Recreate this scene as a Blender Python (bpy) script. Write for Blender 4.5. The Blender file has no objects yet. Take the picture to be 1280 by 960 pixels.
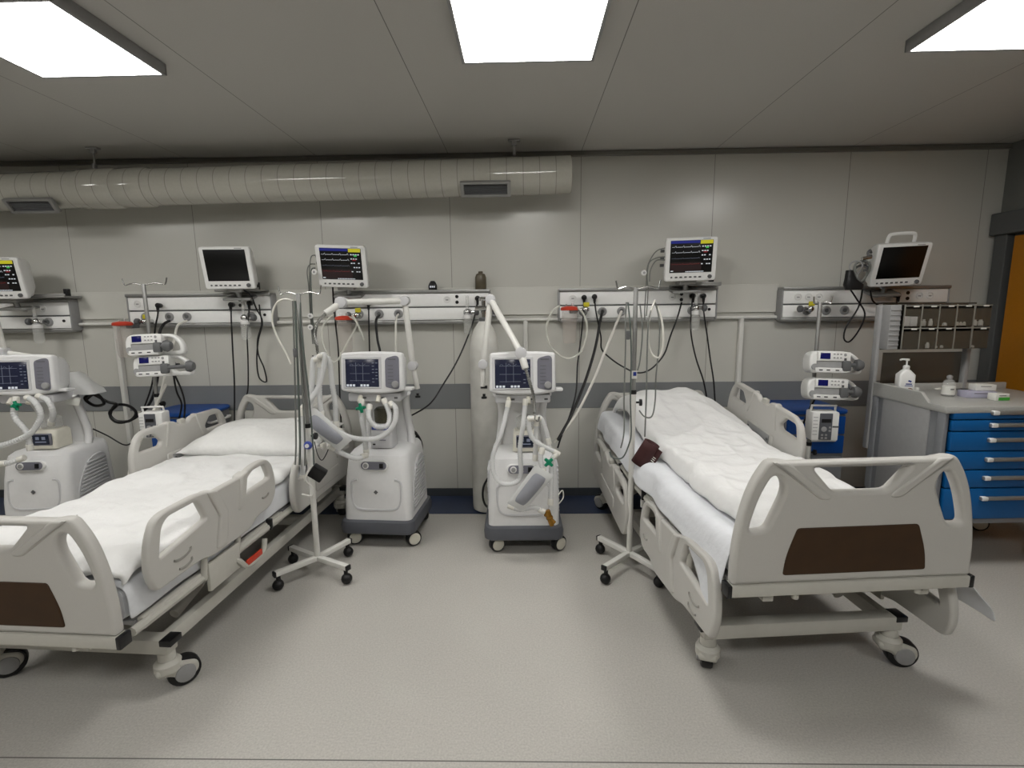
LIGHT_E = 20.5
REAR_Y = -0.35
import bpy, bmesh, math, random
from mathutils import Vector, Matrix, noise
random.seed(7)
S = bpy.context.scene
COL = S.collection
PI = math.pi
R = math.radians

# ------------------------------------------------------------------ camera
CAM_H, FOC = 1.55, 628.62
pit, yaw, rol = R(8.6486), R(1.2406), R(-0.64005)
cy_, sy_ = math.cos(yaw), math.sin(yaw)
FW = Vector((-sy_*math.cos(pit), cy_*math.cos(pit), -math.sin(pit)))
RT = Vector((cy_, sy_, 0)); UP = RT.cross(FW)
RT2 = math.cos(rol)*RT + math.sin(rol)*UP
UP2 = -math.sin(rol)*RT + math.cos(rol)*UP
cd = bpy.data.cameras.new('camera'); cam = bpy.data.objects.new('camera', cd); COL.objects.link(cam)
cd.sensor_width = 36.0; cd.lens = FOC/1280*36.0; cd.clip_start = 0.05
m = Matrix((RT2, UP2, -FW)).transposed().to_4x4(); m.translation = Vector((0, 0, CAM_H))
cam.matrix_world = m
S.camera = cam
def _ray(px, py):
    return RT2*((px-640)/FOC) - UP2*((py-480)/FOC) + FW
def at(px, py, Y):                      # a point of the room at depth Y
    d = _ray(px, py); return Vector((0, 0, CAM_H)) + d*(Y/d.y)
def atz(px, py, z):
    d = _ray(px, py); return Vector((0, 0, CAM_H)) + d*((z-CAM_H)/d.z)

# ------------------------------------------------------------------ materials
def lin(c):
    c = c/255.0
    return c/12.92 if c <= 0.04045 else ((c+0.055)/1.055)**2.4
def M(name, rgb, rough=0.5, metal=0.0, emit=None, es=0.0, trans=0.0, alpha=1.0, ior=1.45, nz=0.0, nscale=40.0, bump=0.0, bscale=60.0, coat=0.0):
    mt = bpy.data.materials.new(name); mt.use_nodes = True
    nt = mt.node_tree; b = nt.nodes['Principled BSDF']
    c = (lin(rgb[0]), lin(rgb[1]), lin(rgb[2]), 1)
    b.inputs['Base Color'].default_value = c
    b.inputs['Roughness'].default_value = rough
    b.inputs['Metallic'].default_value = metal
    b.inputs['IOR'].default_value = ior
    b.inputs['Transmission Weight'].default_value = trans
    b.inputs['Alpha'].default_value = alpha
    if coat: b.inputs['Coat Weight'].default_value = coat
    if emit:
        b.inputs['Emission Color'].default_value = (lin(emit[0]), lin(emit[1]), lin(emit[2]), 1)
        b.inputs['Emission Strength'].default_value = es
    if nz or bump:
        tc = nt.nodes.new('ShaderNodeTexCoord')
    if nz:
        n = nt.nodes.new('ShaderNodeTexNoise'); n.inputs['Scale'].default_value = nscale; n.inputs['Detail'].default_value = 4
        nt.links.new(tc.outputs['Object'], n.inputs['Vector'])
        mr = nt.nodes.new('ShaderNodeMapRange'); mr.inputs['From Min'].default_value = .3; mr.inputs['From Max'].default_value = .7
        mr.inputs['To Min'].default_value = 1-nz; mr.inputs['To Max'].default_value = 1+nz
        nt.links.new(n.outputs['Fac'], mr.inputs['Value'])
        vm = nt.nodes.new('ShaderNodeVectorMath'); vm.operation = 'SCALE'
        vm.inputs[0].default_value = c[:3]; nt.links.new(mr.outputs[0], vm.inputs['Scale'])
        nt.links.new(vm.outputs[0], b.inputs['Base Color'])
    if bump:
        n2 = nt.nodes.new('ShaderNodeTexNoise'); n2.inputs['Scale'].default_value = bscale; n2.inputs['Detail'].default_value = 3
        nt.links.new(tc.outputs['Object'], n2.inputs['Vector'])
        bp = nt.nodes.new('ShaderNodeBump'); bp.inputs['Strength'].default_value = bump; bp.inputs['Distance'].default_value = 0.01
        nt.links.new(n2.outputs['Fac'], bp.inputs['Height']); nt.links.new(bp.outputs[0], b.inputs['Normal'])
    return mt

def lined(name, rgb, axis, period, offset, width, dark, rough, nz=0.03, nscale=120, bump=0.0):
    """plain painted panel with thin joint lines every `period` metres along one object axis"""
    mt = M(name, rgb, rough, nz=nz, nscale=nscale)
    nt = mt.node_tree; b = nt.nodes['Principled BSDF']
    src = b.inputs['Base Color'].links[0].from_socket
    tc = nt.nodes.new('ShaderNodeTexCoord'); sp = nt.nodes.new('ShaderNodeSeparateXYZ')
    nt.links.new(tc.outputs['Object'], sp.inputs[0])
    def mth(op, a, v):
        n = nt.nodes.new('ShaderNodeMath'); n.operation = op
        nt.links.new(a, n.inputs[0]) if not isinstance(a, float) else None
        if isinstance(v, float): n.inputs[1].default_value = v
        return n.outputs[0]
    a = mth('SUBTRACT', sp.outputs[axis], float(offset)); a = mth('DIVIDE', a, float(period)); a = mth('ADD', a, 100.5)
    a = mth('FRACT', a, 0.0); a = mth('SUBTRACT', a, 0.5); a = mth('ABSOLUTE', a, 0.0)
    ln = mth('LESS_THAN', a, float(width/period/2))
    mx = nt.nodes.new('ShaderNodeMix'); mx.data_type = 'RGBA'
    nt.links.new(ln, mx.inputs[0]); nt.links.new(src, mx.inputs[6])
    mx.inputs[7].default_value = (lin(dark[0]), lin(dark[1]), lin(dark[2]), 1)
    nt.links.new(mx.outputs[2], b.inputs['Base Color'])
    return mt

OFFW = M('bed_plastic', (190, 188, 183), .42, nz=.02, nscale=300)
OFFM = M('bed_painted_steel', (190, 188, 180), .38, nz=.02)
VW = M('ventilator_plastic', (222, 222, 222), .33, nz=.015)
VW2 = M('ventilator_shade_plastic', (196, 196, 198), .4, nz=.015)
VG = M('ventilator_grey', (84, 86, 92), .42, nz=.03)
KEYP = M('keypad_grey', (118, 118, 128), .45, nz=.02)
BLACK = M('black_rubber', (16, 16, 17), .5, nz=.1)
BLKP = M('black_plastic', (20, 20, 22), .3, nz=.05)
CREAM = M('wheel_hub', (214, 211, 198), .4, nz=.02)
CABLE = M('cable_black', (18, 18, 20), .42, nz=.05)
CGREY = M('cable_grey', (108, 110, 106), .45, nz=.05)
CGREEN = M('cable_greygreen', (84, 92, 88), .45, nz=.05)
CWHITE = M('hose_white', (216, 214, 206), .4, nz=.02)
HOSE = M('corrugated_hose', (226, 227, 227), .3, alpha=.68, nz=.02)
CLEAR = M('clear_plastic', (225, 226, 222), .12, alpha=.28, nz=.02)
CLEART = M('clear_tube', (226, 226, 216), .2, alpha=.55, nz=.02)
STEEL = M('steel', (180, 180, 178), .25, metal=1, nz=.03)
CHROME = M('chrome', (205, 205, 205), .12, metal=1, nz=.02)
ALU = M('aluminium', (150, 150, 148), .4, metal=.6, nz=.03)
GREYP = M('grey_plastic', (92, 93, 94), .45, nz=.04)
LGREY = M('light_grey_plastic', (150, 150, 150), .45, nz=.03)
WHITEP = M('white_plastic', (226, 226, 224), .35, nz=.015)
WPAINT = M('white_painted_metal', (216, 215, 210), .35, nz=.02)
CONS = M('console_white', (240, 240, 238), .35, nz=.015)
SHEET = M('white_sheet', (216, 218, 222), .85, nz=.02, nscale=18, bump=.55, bscale=18)
DUVET = M('white_duvet', (223, 223, 222), .88, nz=.02, nscale=12, bump=.8, bscale=20)
PILLOW = M('white_pillow', (225, 225, 223), .88, nz=.02, bump=.7, bscale=20)
WOOD = M('dark_brown_laminate', (58, 37, 14), .62, nz=.12, nscale=14)
BLUE = M('cart_blue', (8, 88, 150), .38, nz=.03)
BLUET = M('cabinet_blue', (20, 74, 150), .4, nz=.03)
GREYC = M('cart_grey', (126, 128, 132), .42, nz=.03)
CTOP = M('worktop_grey', (168, 168, 164), .35, nz=.06, nscale=160)
SMOKE = M('smoked_acrylic', (52, 44, 30), .12, alpha=.6, nz=.02)
BINM = M('bin_smoked_plastic', (30, 28, 25), .2, alpha=.9, nz=.02)
BINF = M('bin_front_clear', (120, 112, 98), .12, alpha=.22, nz=.02)
BINE = M('bin_edge', (150, 148, 140), .3, alpha=.8, nz=.02)
GREEN = M('green_connector', (0, 128, 92), .35, nz=.03)
GREEN2 = M('green_print', (62, 160, 52), .5, nz=.03)
GOLD = M('amber_valve', (150, 108, 40), .25, metal=.55, nz=.05)
RED = M('red_lid', (196, 62, 40), .4, nz=.04)
PINK = M('canister_body', (206, 196, 188), .12, alpha=.24, nz=.03)
YEL = M('yellow_tag', (196, 186, 40), .5, nz=.04)
CYLM = M('cylinder_paint', (206, 205, 199), .4, nz=.09, nscale=9)
BROWNB = M('brown_bottle', (86, 78, 62), .35, nz=.05)
MAROON = M('maroon_cuff', (58, 24, 24), .7, nz=.1)
NAVY = M('pump_display', (14, 16, 60), .2, emit=(30, 30, 110), es=.25, nz=.02)
SCRB = M('blank_screen', (6, 6, 7), .32, nz=.03)
SCRD = M('dark_screen', (20, 24, 34), .15, emit=(30, 36, 52), es=.35, nz=.02)
VSCR = M('ventilator_screen', (22, 24, 38), .18, emit=(46, 50, 70), es=.35, nz=.02)
def glow(n, c, s=1.0): return M(n, (20, 20, 20), .5, emit=c, es=s, nz=.02)
G_W = glow('display_white', (220, 225, 230), .8); G_B = glow('display_blue', (40, 56, 190), .3); G_Y = glow('display_yellow', (225, 215, 40), .6)
G_G = glow('display_green', (70, 200, 90), .7); G_R = glow('display_red', (150, 30, 30), .5); G_D = glow('display_dim', (120, 126, 142), .6)
G_M = glow('display_maroon', (60, 14, 16), .2)
LABELP = M('label_paper', (220, 220, 214), .6, nz=.03)
LBLUE = M('label_blue', (30, 50, 130), .5, nz=.03)
LBROWN = M('label_brown', (130, 76, 56), .5, nz=.05)
FILTERB = M('filter_blue', (70, 84, 160), .45, nz=.03)
BAGG = M('test_lung_grey', (150, 152, 160), .4, alpha=.85, nz=.04)
BAGW = M('test_lung_clear', (222, 223, 222), .3, alpha=.75, nz=.02)
DARKW = M('humidifier_water', (70, 66, 46), .2, alpha=.8, nz=.3, nscale=60)

# ------------------------------------------------------------------ mesh helpers
def rmat(rx=0, ry=0, rz=0):
    return Matrix.Rotation(rz, 4, 'Z') @ Matrix.Rotation(ry, 4, 'Y') @ Matrix.Rotation(rx, 4, 'X')
class B:
    def __init__(s): s.bm = bmesh.new()
    def _merge(s, t, mat):
        me = bpy.data.meshes.new('t'); t.to_mesh(me); t.free()
        if mat is not None: me.transform(mat)
        s.bm.from_mesh(me); bpy.data.meshes.remove(me); return s
    def mesh(s, me, mat=None):
        me = me.copy()
        if mat is not None: me.transform(mat)
        s.bm.from_mesh(me); bpy.data.meshes.remove(me); return s
    def box(s, c, d, bev=0.0, rot=None, seg=2):
        t = bmesh.new(); bmesh.ops.create_cube(t, size=1.0); bmesh.ops.scale(t, vec=d, verts=t.verts)
        if bev: bmesh.ops.bevel(t, geom=list(t.edges), offset=min(bev, min(d)*.49), segments=seg, profile=.5, affect='EDGES')
        mat = Matrix.Translation(c)
        if rot is not None: mat = mat @ rot
        return s._merge(t, mat)
    def cyl(s, p0, p1, r, r2=None, seg=16, bev=0.0):
        p0, p1 = Vector(p0), Vector(p1); d = p1-p0
        t = bmesh.new(); bmesh.ops.create_cone(t, cap_ends=True, segments=seg, radius1=r, radius2=r if r2 is None else r2, depth=d.length)
        if bev:
            es = [e for e in t.edges if len(e.link_faces) == 2 and any(len(f.verts) > 4 for f in e.link_faces)]
            bmesh.ops.bevel(t, geom=es, offset=bev, segments=2, profile=.5, affect='EDGES')
        q = Vector((0, 0, 1)).rotation_difference(d.normalized()).to_matrix().to_4x4()
        return s._merge(t, Matrix.Translation((p0+p1)/2) @ q)
    def sph(s, c, r, sc=(1, 1, 1), seg=16):
        t = bmesh.new(); bmesh.ops.create_uvsphere(t, u_segments=seg, v_segments=max(6, seg//2), radius=r)
        return s._merge(t, Matrix.Translation(c) @ Matrix.Diagonal((*sc, 1)))
    def lathe(s, prof, c=(0, 0, 0), seg=24, mat=None):
        t = bmesh.new(); rings = []
        for r, z in prof:
            rings.append([t.verts.new((r*math.cos(2*PI*i/seg), r*math.sin(2*PI*i/seg), z)) for i in range(seg)])
        for a, b in zip(rings, rings[1:]):
            for i in range(seg): t.faces.new((a[i], a[(i+1) % seg], b[(i+1) % seg], b[i]))
        t.faces.new(rings[0][::-1]); t.faces.new(rings[-1])
        mm = Matrix.Translation(c)
        if mat is not None: mm = mm @ mat
        return s._merge(t, mm)
    def tube(s, pts, r, seg=8, sub=6, ridge=0.0, closed=False):
        pts = [Vector(p) for p in pts]
        P = crom(pts, sub) if sub > 1 and len(pts) > 2 else pts
        if ridge:                       # corrugated: resample finely and ripple the radius
            P = resample(P, .008)
        n = len(P); t = bmesh.new(); rings = []
        tan = [(P[min(i+1, n-1)]-P[max(i-1, 0)]).normalized() for i in range(n)]
        u = tan[0].orthogonal().normalized()
        for i in range(n):
            u = (u - tan[i]*u.dot(tan[i])).normalized(); v = tan[i].cross(u)
            rr = r*(1+(ridge if i % 2 else -ridge)) if ridge else r
            rings.append([t.verts.new(P[i]+(u*math.cos(2*PI*k/seg)+v*math.sin(2*PI*k/seg))*rr) for k in range(seg)])
        for a, b in zip(rings, rings[1:]):
            for k in range(seg): t.faces.new((a[k], a[(k+1) % seg], b[(k+1) % seg], b[k]))
        t.faces.new(rings[0][::-1]); t.faces.new(rings[-1])
        return s._merge(t, None)
    def loft(s, secs, mat=None, n=4):
        """secs: (z, cx, cy, w, d, r) rounded rectangles stacked in z"""
        t = bmesh.new(); rings = []
        for z, cx, cy, w, d, r in secs:
            ring = []
            for qx, qy, a0 in ((1, 1, 0), (-1, 1, PI/2), (-1, -1, PI), (1, -1, 1.5*PI)):
                for k in range(n+1):
                    a = a0+PI/2*k/n
                    ring.append(t.verts.new((cx+qx*(w/2-r)+r*math.cos(a), cy+qy*(d/2-r)+r*math.sin(a), z)))
            rings.append(ring)
        for a, b in zip(rings, rings[1:]):
            for i in range(len(a)): t.faces.new((a[i], a[(i+1) % len(a)], b[(i+1) % len(a)], b[i]))
        t.faces.new(rings[0][::-1]); t.faces.new(rings[-1])
        return s._merge(t, mat)
    def build(s, name, mat, parent=None, loc=None, smooth=38, rot=None, world=False):
        me = bpy.data.meshes.new(name)
        bmesh.ops.recalc_face_normals(s.bm, faces=s.bm.faces)
        if world:                       # put the origin at the shape's own base
            vs = [v.co for v in s.bm.verts]
            o = Vector(((min(v.x for v in vs)+max(v.x for v in vs))/2, (min(v.y for v in vs)+max(v.y for v in vs))/2, min(v.z for v in vs)))
            bmesh.ops.translate(s.bm, vec=-o, verts=s.bm.verts); loc = o
        s.bm.to_mesh(me); s.bm.free()
        me.materials.append(mat)
        if smooth:
            for p in me.polygons: p.use_smooth = True
            me.set_sharp_from_angle(angle=R(smooth))
        o = bpy.data.objects.new(name, me); COL.objects.link(o)
        if loc is not None: o.location = loc
        if rot is not None: o.rotation_euler = rot
        if parent: o.parent = parent
        return o
def crom(P, sub):
    out = []; n = len(P)
    for i in range(n-1):
        a, b, c, d = P[max(i-1, 0)], P[i], P[i+1], P[min(i+2, n-1)]
        for k in range(sub):
            t = k/sub
            out.append(.5*((2*b)+(c-a)*t+(2*a-5*b+4*c-d)*t*t+(3*b-3*c+d-a)*t**3))
    out.append(P[-1]); return out
def resample(P, step):
    out = [P[0]]; acc = 0
    for a, b in zip(P, P[1:]):
        L = (b-a).length; d = step-acc
        while d <= L and L > 0:
            out.append(a+(b-a)*(d/L)); d += step
        acc = (acc+L) % step if L else acc
    return out if len(out) > 3 else P
def rnd(poly, r, n=4):
    """round the corners of a polygon; an entry (x, y, rr) carries its own radius"""
    out = []; N = len(poly)
    for i in range(N):
        p = poly[i]; rr = p[2] if len(p) > 2 else r
        a, b, c = Vector(poly[i-1][:2]), Vector(p[:2]), Vector(poly[(i+1) % N][:2])
        d1 = min(rr, (a-b).length*.48); d2 = min(rr, (c-b).length*.48)
        if rr <= 0: out.append(b); continue
        s, e = b+(a-b).normalized()*d1, b+(c-b).normalized()*d2
        for k in range(n+1):
            t = k/n; out.append(s*(1-t)**2+b*2*t*(1-t)+e*t*t)
    return out
def plate(outline, holes, thick, bev, mat=None):
    """upright plate: 2D outline (x, z) with holes, thickness along y, rounded edges -> mesh"""
    cu = bpy.data.curves.new('c', 'CURVE'); cu.dimensions = '2D'; cu.fill_mode = 'BOTH'
    cu.extrude = max(thick/2-bev, 1e-4); cu.bevel_depth = bev; cu.bevel_resolution = 2; cu.offset = -bev
    for L in [outline]+holes:
        sp = cu.splines.new('POLY'); sp.points.add(len(L)-1)
        for q, p in zip(sp.points, L): q.co = (p[0], p[1], 0, 1)
        sp.use_cyclic_u = True
    o = bpy.data.objects.new('c', cu); COL.objects.link(o)
    me = bpy.data.meshes.new_from_object(o.evaluated_get(bpy.context.evaluated_depsgraph_get()))
    bpy.data.objects.remove(o); bpy.data.curves.remove(cu)
    me.transform(Matrix.Rotation(PI/2, 4, 'X'))
    if mat is not None: me.transform(mat)
    return me

# ------------------------------------------------------------------ scene-graph helpers
def tag(o, label, cat, group=None, kind=None):
    o['label'] = label; o['category'] = cat
    if group: o['group'] = group
    if kind: o['kind'] = kind
    return o
def thing(name, label, cat, loc=(0, 0, 0), rz=0.0, group=None, rot=None):
    o = bpy.data.objects.new(name, None); COL.objects.link(o); o.empty_display_size = .1
    o.location = loc; o.rotation_euler = rot if rot else (0, 0, rz)
    return tag(o, label, cat, group)
def struct(name, b, mat, smooth=0, parent=None):
    o = b.build(name, mat, parent, smooth=smooth)
    if not parent: o['kind'] = 'structure'
    return o
def copy_tree(o, parent=None):
    c = o.copy(); COL.objects.link(c)
    if parent: c.parent = parent
    for ch in list(o.children): copy_tree(ch, c)
    return c
def again(src, loc, rz, label, rot=None, group=None):
    c = copy_tree(src); c.location = loc; c.rotation_euler = rot if rot else (0, 0, rz); c['label'] = label
    if group: c['group'] = group
    return c
# ================================================================== THE ROOM
W, XR, XL, YB, HC = 4.0, 3.6, -6.2, -3.4, 2.70
SEAM = .452
MWALL = lined('wall_panels', (196, 195, 188), 0, 1.0, SEAM, .0045, (140, 138, 132), .24, nz=.025, nscale=260)
MCEIL = lined('ceiling_panels', (184, 182, 177), 0, 1.0, SEAM, .0045, (110, 108, 104), .5, nz=.03, nscale=200)
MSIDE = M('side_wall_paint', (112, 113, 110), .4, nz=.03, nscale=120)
MREAR = M('rear_wall_paint', (150, 147, 137), .4, nz=.03, nscale=120)
MTRIM = M('trim_panel', (204, 203, 196), .35, nz=.025, nscale=200)
MCOVE = M('cove_metal', (110, 108, 102), .4, nz=.03)
MBAND = M('bumper_band', (126, 128, 130), .42, nz=.03, nscale=200)
MBASE = M('baseboard_grey', (62, 66, 70), .5, nz=.04)
MNAVY = M('floor_border_blue', (50, 60, 84), .45, nz=.06)
MYEL = M('door_yellow', (170, 108, 4), .4, nz=.03)
MFRAME = M('door_frame_grey', (84, 86, 86), .45, nz=.03)
def floor_mat():
    mt = M('floor_linoleum', (182, 179, 173), .42, nz=.12, nscale=130)
    nt = mt.node_tree; b = nt.nodes['Principled BSDF']; src = b.inputs['Base Color'].links[0].from_socket
    tc = nt.nodes.new('ShaderNodeTexCoord')
    n = nt.nodes.new('ShaderNodeTexNoise'); n.inputs['Scale'].default_value = 1.6; n.inputs['Detail'].default_value = 5
    nt.links.new(tc.outputs['Object'], n.inputs['Vector'])
    mr = nt.nodes.new('ShaderNodeMapRange'); mr.inputs['To Min'].default_value = .9; mr.inputs['To Max'].default_value = 1.08
    nt.links.new(n.outputs['Fac'], mr.inputs['Value'])
    vm = nt.nodes.new('ShaderNodeVectorMath'); vm.operation = 'SCALE'
    nt.links.new(src, vm.inputs[0]); nt.links.new(mr.outputs[0], vm.inputs['Scale'])
    sp = nt.nodes.new('ShaderNodeSeparateXYZ'); nt.links.new(tc.outputs['Object'], sp.inputs[0])
    a = nt.nodes.new('ShaderNodeMath'); a.operation = 'SUBTRACT'; a.inputs[1].default_value = 1.52; nt.links.new(sp.outputs[1], a.inputs[0])
    c = nt.nodes.new('ShaderNodeMath'); c.operation = 'ABSOLUTE'; nt.links.new(a.outputs[0], c.inputs[0])
    l = nt.nodes.new('ShaderNodeMath'); l.operation = 'LESS_THAN'; l.inputs[1].default_value = .0025; nt.links.new(c.outputs[0], l.inputs[0])
    mx = nt.nodes.new('ShaderNodeMix'); mx.data_type = 'RGBA'; mx.inputs[7].default_value = (.13, .125, .115, 1)
    nt.links.new(l.outputs[0], mx.inputs[0]); nt.links.new(vm.outputs[0], mx.inputs[6]); nt.links.new(mx.outputs[2], b.inputs['Base Color'])
    return mt
cx, cyy = (XL+XR)/2, (YB+W)/2
struct('floor', B().box((cx, cyy, -.05), (XR-XL+.4, W-YB+.4, .1)), floor_mat())
struct('ceiling', B().box((cx, cyy, HC+.05), (XR-XL+.4, W-YB+.4, .1)), MCEIL)
struct('wall_back', B().box((cx, W+.05, HC/2), (XR-XL+.4, .1, HC)), MWALL)
struct('wall_rear', B().box((cx, YB-.05, HC/2), (XR-XL+.4, .1, HC)), MREAR)
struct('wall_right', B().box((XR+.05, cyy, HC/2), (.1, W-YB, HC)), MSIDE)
struct('wall_left', B().box((XL-.05, cyy, HC/2), (.1, W-YB, HC)), MREAR)
struct('baseboard_back', B().box((cx, W-.006, .035), (XR-XL, .012, .07), .003), MBASE)
struct('trim_1', B().box((cx, W-.003, .845), (XR-XL, .006, .205), .002), MBAND)                    # bumper band
struct('trim_2', B().box((cx, 3.815, .002), (XR-XL, .37, .004)), MNAVY)                             # blue floor border
struct('trim_3', B().box(((XL+1.98)/2, W-.008, 1.60), (1.98-XL, .016, .215), .003), MTRIM)          # raised strip between the consoles
struct('trim_4', B().box((cx, W-.015, HC-.02), (XR-XL, .03, .035), .006), MCOVE)                    # cove under the ceiling
b = B(); b.cyl((XL, W-.03, 1.455), (1.98, W-.03, 1.455), .012)
struct('trim_5', b, WPAINT, 40)                                                                      # gas pipe along the wall
for i, x in enumerate((at(153, 450, 4).x, at(657, 420, 4).x, at(923, 440, 4).x)):
    struct('trim_%d' % (6+i), B().box((x, W-.02, .76), (.035, .04, 1.39), .008), WPAINT)            # white duct dropping from the pipe
struct('trim_9', B().box((XR-.03, W-.09, 1.02), (.06, .1, 2.04), .006), MFRAME)
struct('trim_10', B().box((XR-.045, 2.9, 2.12), (.09, 2.16, .16), .01), MFRAME)                      # sliding door track cover
d1 = struct('door_1', B().box((XR-.03, 3.0, 1.01), (.045, 1.62, 2.02), .004), MYEL)
hb = B(); hb.tube([(XR-.055, 2.35, .85), (XR-.09, 2.35, .87), (XR-.09, 2.35, 1.22), (XR-.055, 2.35, 1.24)], .012)
hb.build('door_handle', STEEL, d1)

# ------------------------------------------------------------------ ceiling lights
FRAME = M('light_frame', (150, 150, 150), .5, nz=.02)
DIFF = M('light_diffuser', (240, 240, 236), .5, emit=(254, 252, 248), es=LIGHT_E, nz=.01)
def ceiling_light(x, y, label):
    t = thing('ceiling_light', label, 'ceiling light', (x, y, HC), group='square ceiling light panels')
    b = B()
    for s in (-1, 1):
        b.box((s*.292, 0, -.026), (.016, .6, .052), .003); b.box((0, s*.292, -.026), (.6, .016, .052), .003)
    b.box((0, 0, -.006), (.58, .58, .012))
    b.build('frame', FRAME, t)
    B().box((0, 0, -.047), (.568, .568, .006)).build('diffuser', DIFF, t)
    return t
LX = (-1.967, .035, 2.007)
cl = ceiling_light(LX[1], 2.183, 'bright square ceiling light in the middle, over the floor between the beds')
again(cl, (LX[0], 2.235, HC), 0, 'bright square ceiling light over the bed with the pillow on top')
again(cl, (LX[2], 2.167, HC), 0, 'bright square ceiling light nearest the yellow door')
again(cl, (-3.95, 2.23, HC), 0, 'bright square ceiling light beyond the left edge of the photo')
for x in (-3.95,)+LX:
    again(cl, (x, REAR_Y, HC), 0, 'square ceiling light in the row behind the camera')

# ------------------------------------------------------------------ air duct
MDUCT = lined('duct_wrap', (176, 174, 164), 2, .112, 0, .006, (146, 144, 136), .09, nz=.03, nscale=60)
t = thing('air_duct', 'long round whitish ventilation duct hanging below the ceiling along the wall', 'air duct', (0, 0, 0))
e0 = at(714, 218.5, 3.7); e1 = at(191, 234, 3.7); e2 = at(108, 236.5, 3.7); e3 = at(0, 240.5, 3.72)
e4 = e3+(e3-e2).normalized()*1.6
t.location = (e0.x, e0.y, e0.z)
ax = (e1-e0)
q = Vector((0, 0, 1)).rotation_difference(ax.normalized())
L = ax.length
b = B(); b.lathe([(.118, 0), (.125, .008), (.125, L)], seg=40)
o = b.build('duct_run', MDUCT, t); o.rotation_mode = 'QUATERNION'; o.rotation_quaternion = q
ax2 = e4-e1; q2 = Vector((0, 0, 1)).rotation_difference(ax2.normalized())
l1 = (e2-e1).length
b = B(); b.lathe([(.125, -.01), (.134, .01), (.134, l1*.45), (.129, l1*.47), (.136, l1*.5), (.136, l1), (.129, l1+.02), (.129, ax2.length)], seg=40)
o = b.build('duct_joint', MDUCT, t, loc=e1-e0); o.rotation_mode = 'QUATERNION'; o.rotation_quaternion = q2
for hx, hy in ((643, 212), (122, 232)):
    p = at(hx, hy, 3.7)-e0; top = HC-e0.z
    b = B(); b.cyl((p.x, p.y, p.z+.10), (p.x, p.y, top), .006); b.box((p.x, p.y, top-.008), (.085, .04, .012), .004)
    b.box((p.x, p.y, top-.025), (.035, .03, .03), .004); b.box((p.x, p.y-.005, p.z+.12), (.02, .03, .05), .004)
    b.build('hanger', LGREY, t)
for px, py in ((607, 236), (40, 257)):
    p = at(px, py, 3.605)-e0
    g = B(); w = .32
    for s in (-1, 1):
        g.box((s*w/2, 0, 0), (.024, .03, .105), .003); g.box((0, 0, s*.045), (w, .03, .018), .003)
    o = g.build('supply_grille', ALU, t, loc=p, rot=(R(38), 0, 0))
    g = B(); g.box((0, .012, 0), (w-.01, .012, .08))
    for k in range(6): g.box((0, .002, -.034+k*.0135), (w-.02, .012, .002), rot=rmat(R(30)))
    g.build('louvre', GREYP, o)

# ================================================================== HEADWALL CONSOLES
def console(x0, x1, z, label, sockets, outlets, dots, end_socket=True):
    """x0..x1 long, z = top. Profile: lip, socket band, groove, gas band, lower cove"""
    t = thing('headwall_console', label, 'bedside supply console', ((x0+x1)/2, W, z-.26), group='supply consoles along the back wall')
    L = x1-x0; H = .26
    b = B(); b.box((0, -.045, .015), (L, .09, .03), .008); b.box((0, -.05, H-.012), (L+.02, .12, .024), .006)
    b.build('backing', ALU, t)
    B().box((0, -.048, H-.075), (L, .094, .10), .006).build('socket_band', CONS, t)
    B().box((0, -.048, .078), (L, .094, .092), .006).build('gas_band', CONS, t)
    B().box((0, -.045, .1275), (L-.01, .08, .012)).build('groove', GREYP, t)
    for s in (-1, 1): B().box((s*(L/2+.006), -.047, H/2-.002), (.014, .1, H-.03), .01).build('end_cap', LGREY, t)
    for x in sockets:
        b = B(); b.lathe([(.027, 0), (.027, .004), (.021, .005), (.019, -.004)], c=(x-t.location.x, -.0955, H-.075), mat=rmat(PI/2), seg=20)
        o = b.build('power_socket', WHITEP, t)
        B().box((x-t.location.x, -.099, H-.077), (.02, .004, .008), .001).build('socket_hole', LGREY, o)
    for x in outlets:
        b = B(); b.lathe([(.034, 0), (.034, .008), (.027, .016), (.020, .016), (.017, .008)], c=(x-t.location.x, -.094, .082), mat=rmat(PI/2), seg=24)
        o = b.build('gas_outlet', LGREY, t)
        B().cyl((x-t.location.x, -.09, .082), (x-t.location.x, -.106, .082), .014).build('outlet_core', GREYP, o)
    for x, zz in dots:
        B().cyl((x-t.location.x, -.09, zz), (x-t.location.x, -.099, zz), .013, seg=14).build('data_socket', BLKP, t)
    if end_socket: B().cyl((L/2-.05, -.09, .09), (L/2-.05, -.1, .09), .011, seg=14).build('call_socket', BLKP, t)
    return t
def X(px, py=385): return at(px, py, 3.9).x
def dotpair(px): x = X(px, 370); return [(x, .207), (x, .165)]
console(-4.55, X(85), 1.655, 'supply console at the far left behind the side-on ventilator', [X(31), X(53)], [X(58)], [])
console(X(160), X(338), 1.685, 'supply console under the blank monitor, behind the two syringe pumps on the left',
        [X(172)], [X(182, 400), X(212, 400), X(234, 400), X(314, 397)], dotpair(299))
console(X(419), X(611), 1.690, 'supply console carrying a brown bottle and a small black oximeter on its top',
        [X(559)], [X(449, 394), X(474, 394), X(498, 393), X(585, 391), X(618, 391)], dotpair(571))
console(X(700), X(895), 1.69, 'supply console behind the bed with the bulky duvet, under a lit monitor',
        [X(716), X(840)], [X(729, 388), X(753, 388), X(777, 388), X(865, 386)], dotpair(852))
console(X(979), X(1184), 1.68, 'supply console under the monitor with the carrying handle',
        [X(997), X(1010), X(1023), X(1148), X(1161)], [X(1009, 386), X(1033, 386), X(1056, 386)], dotpair(1135), False)
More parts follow.
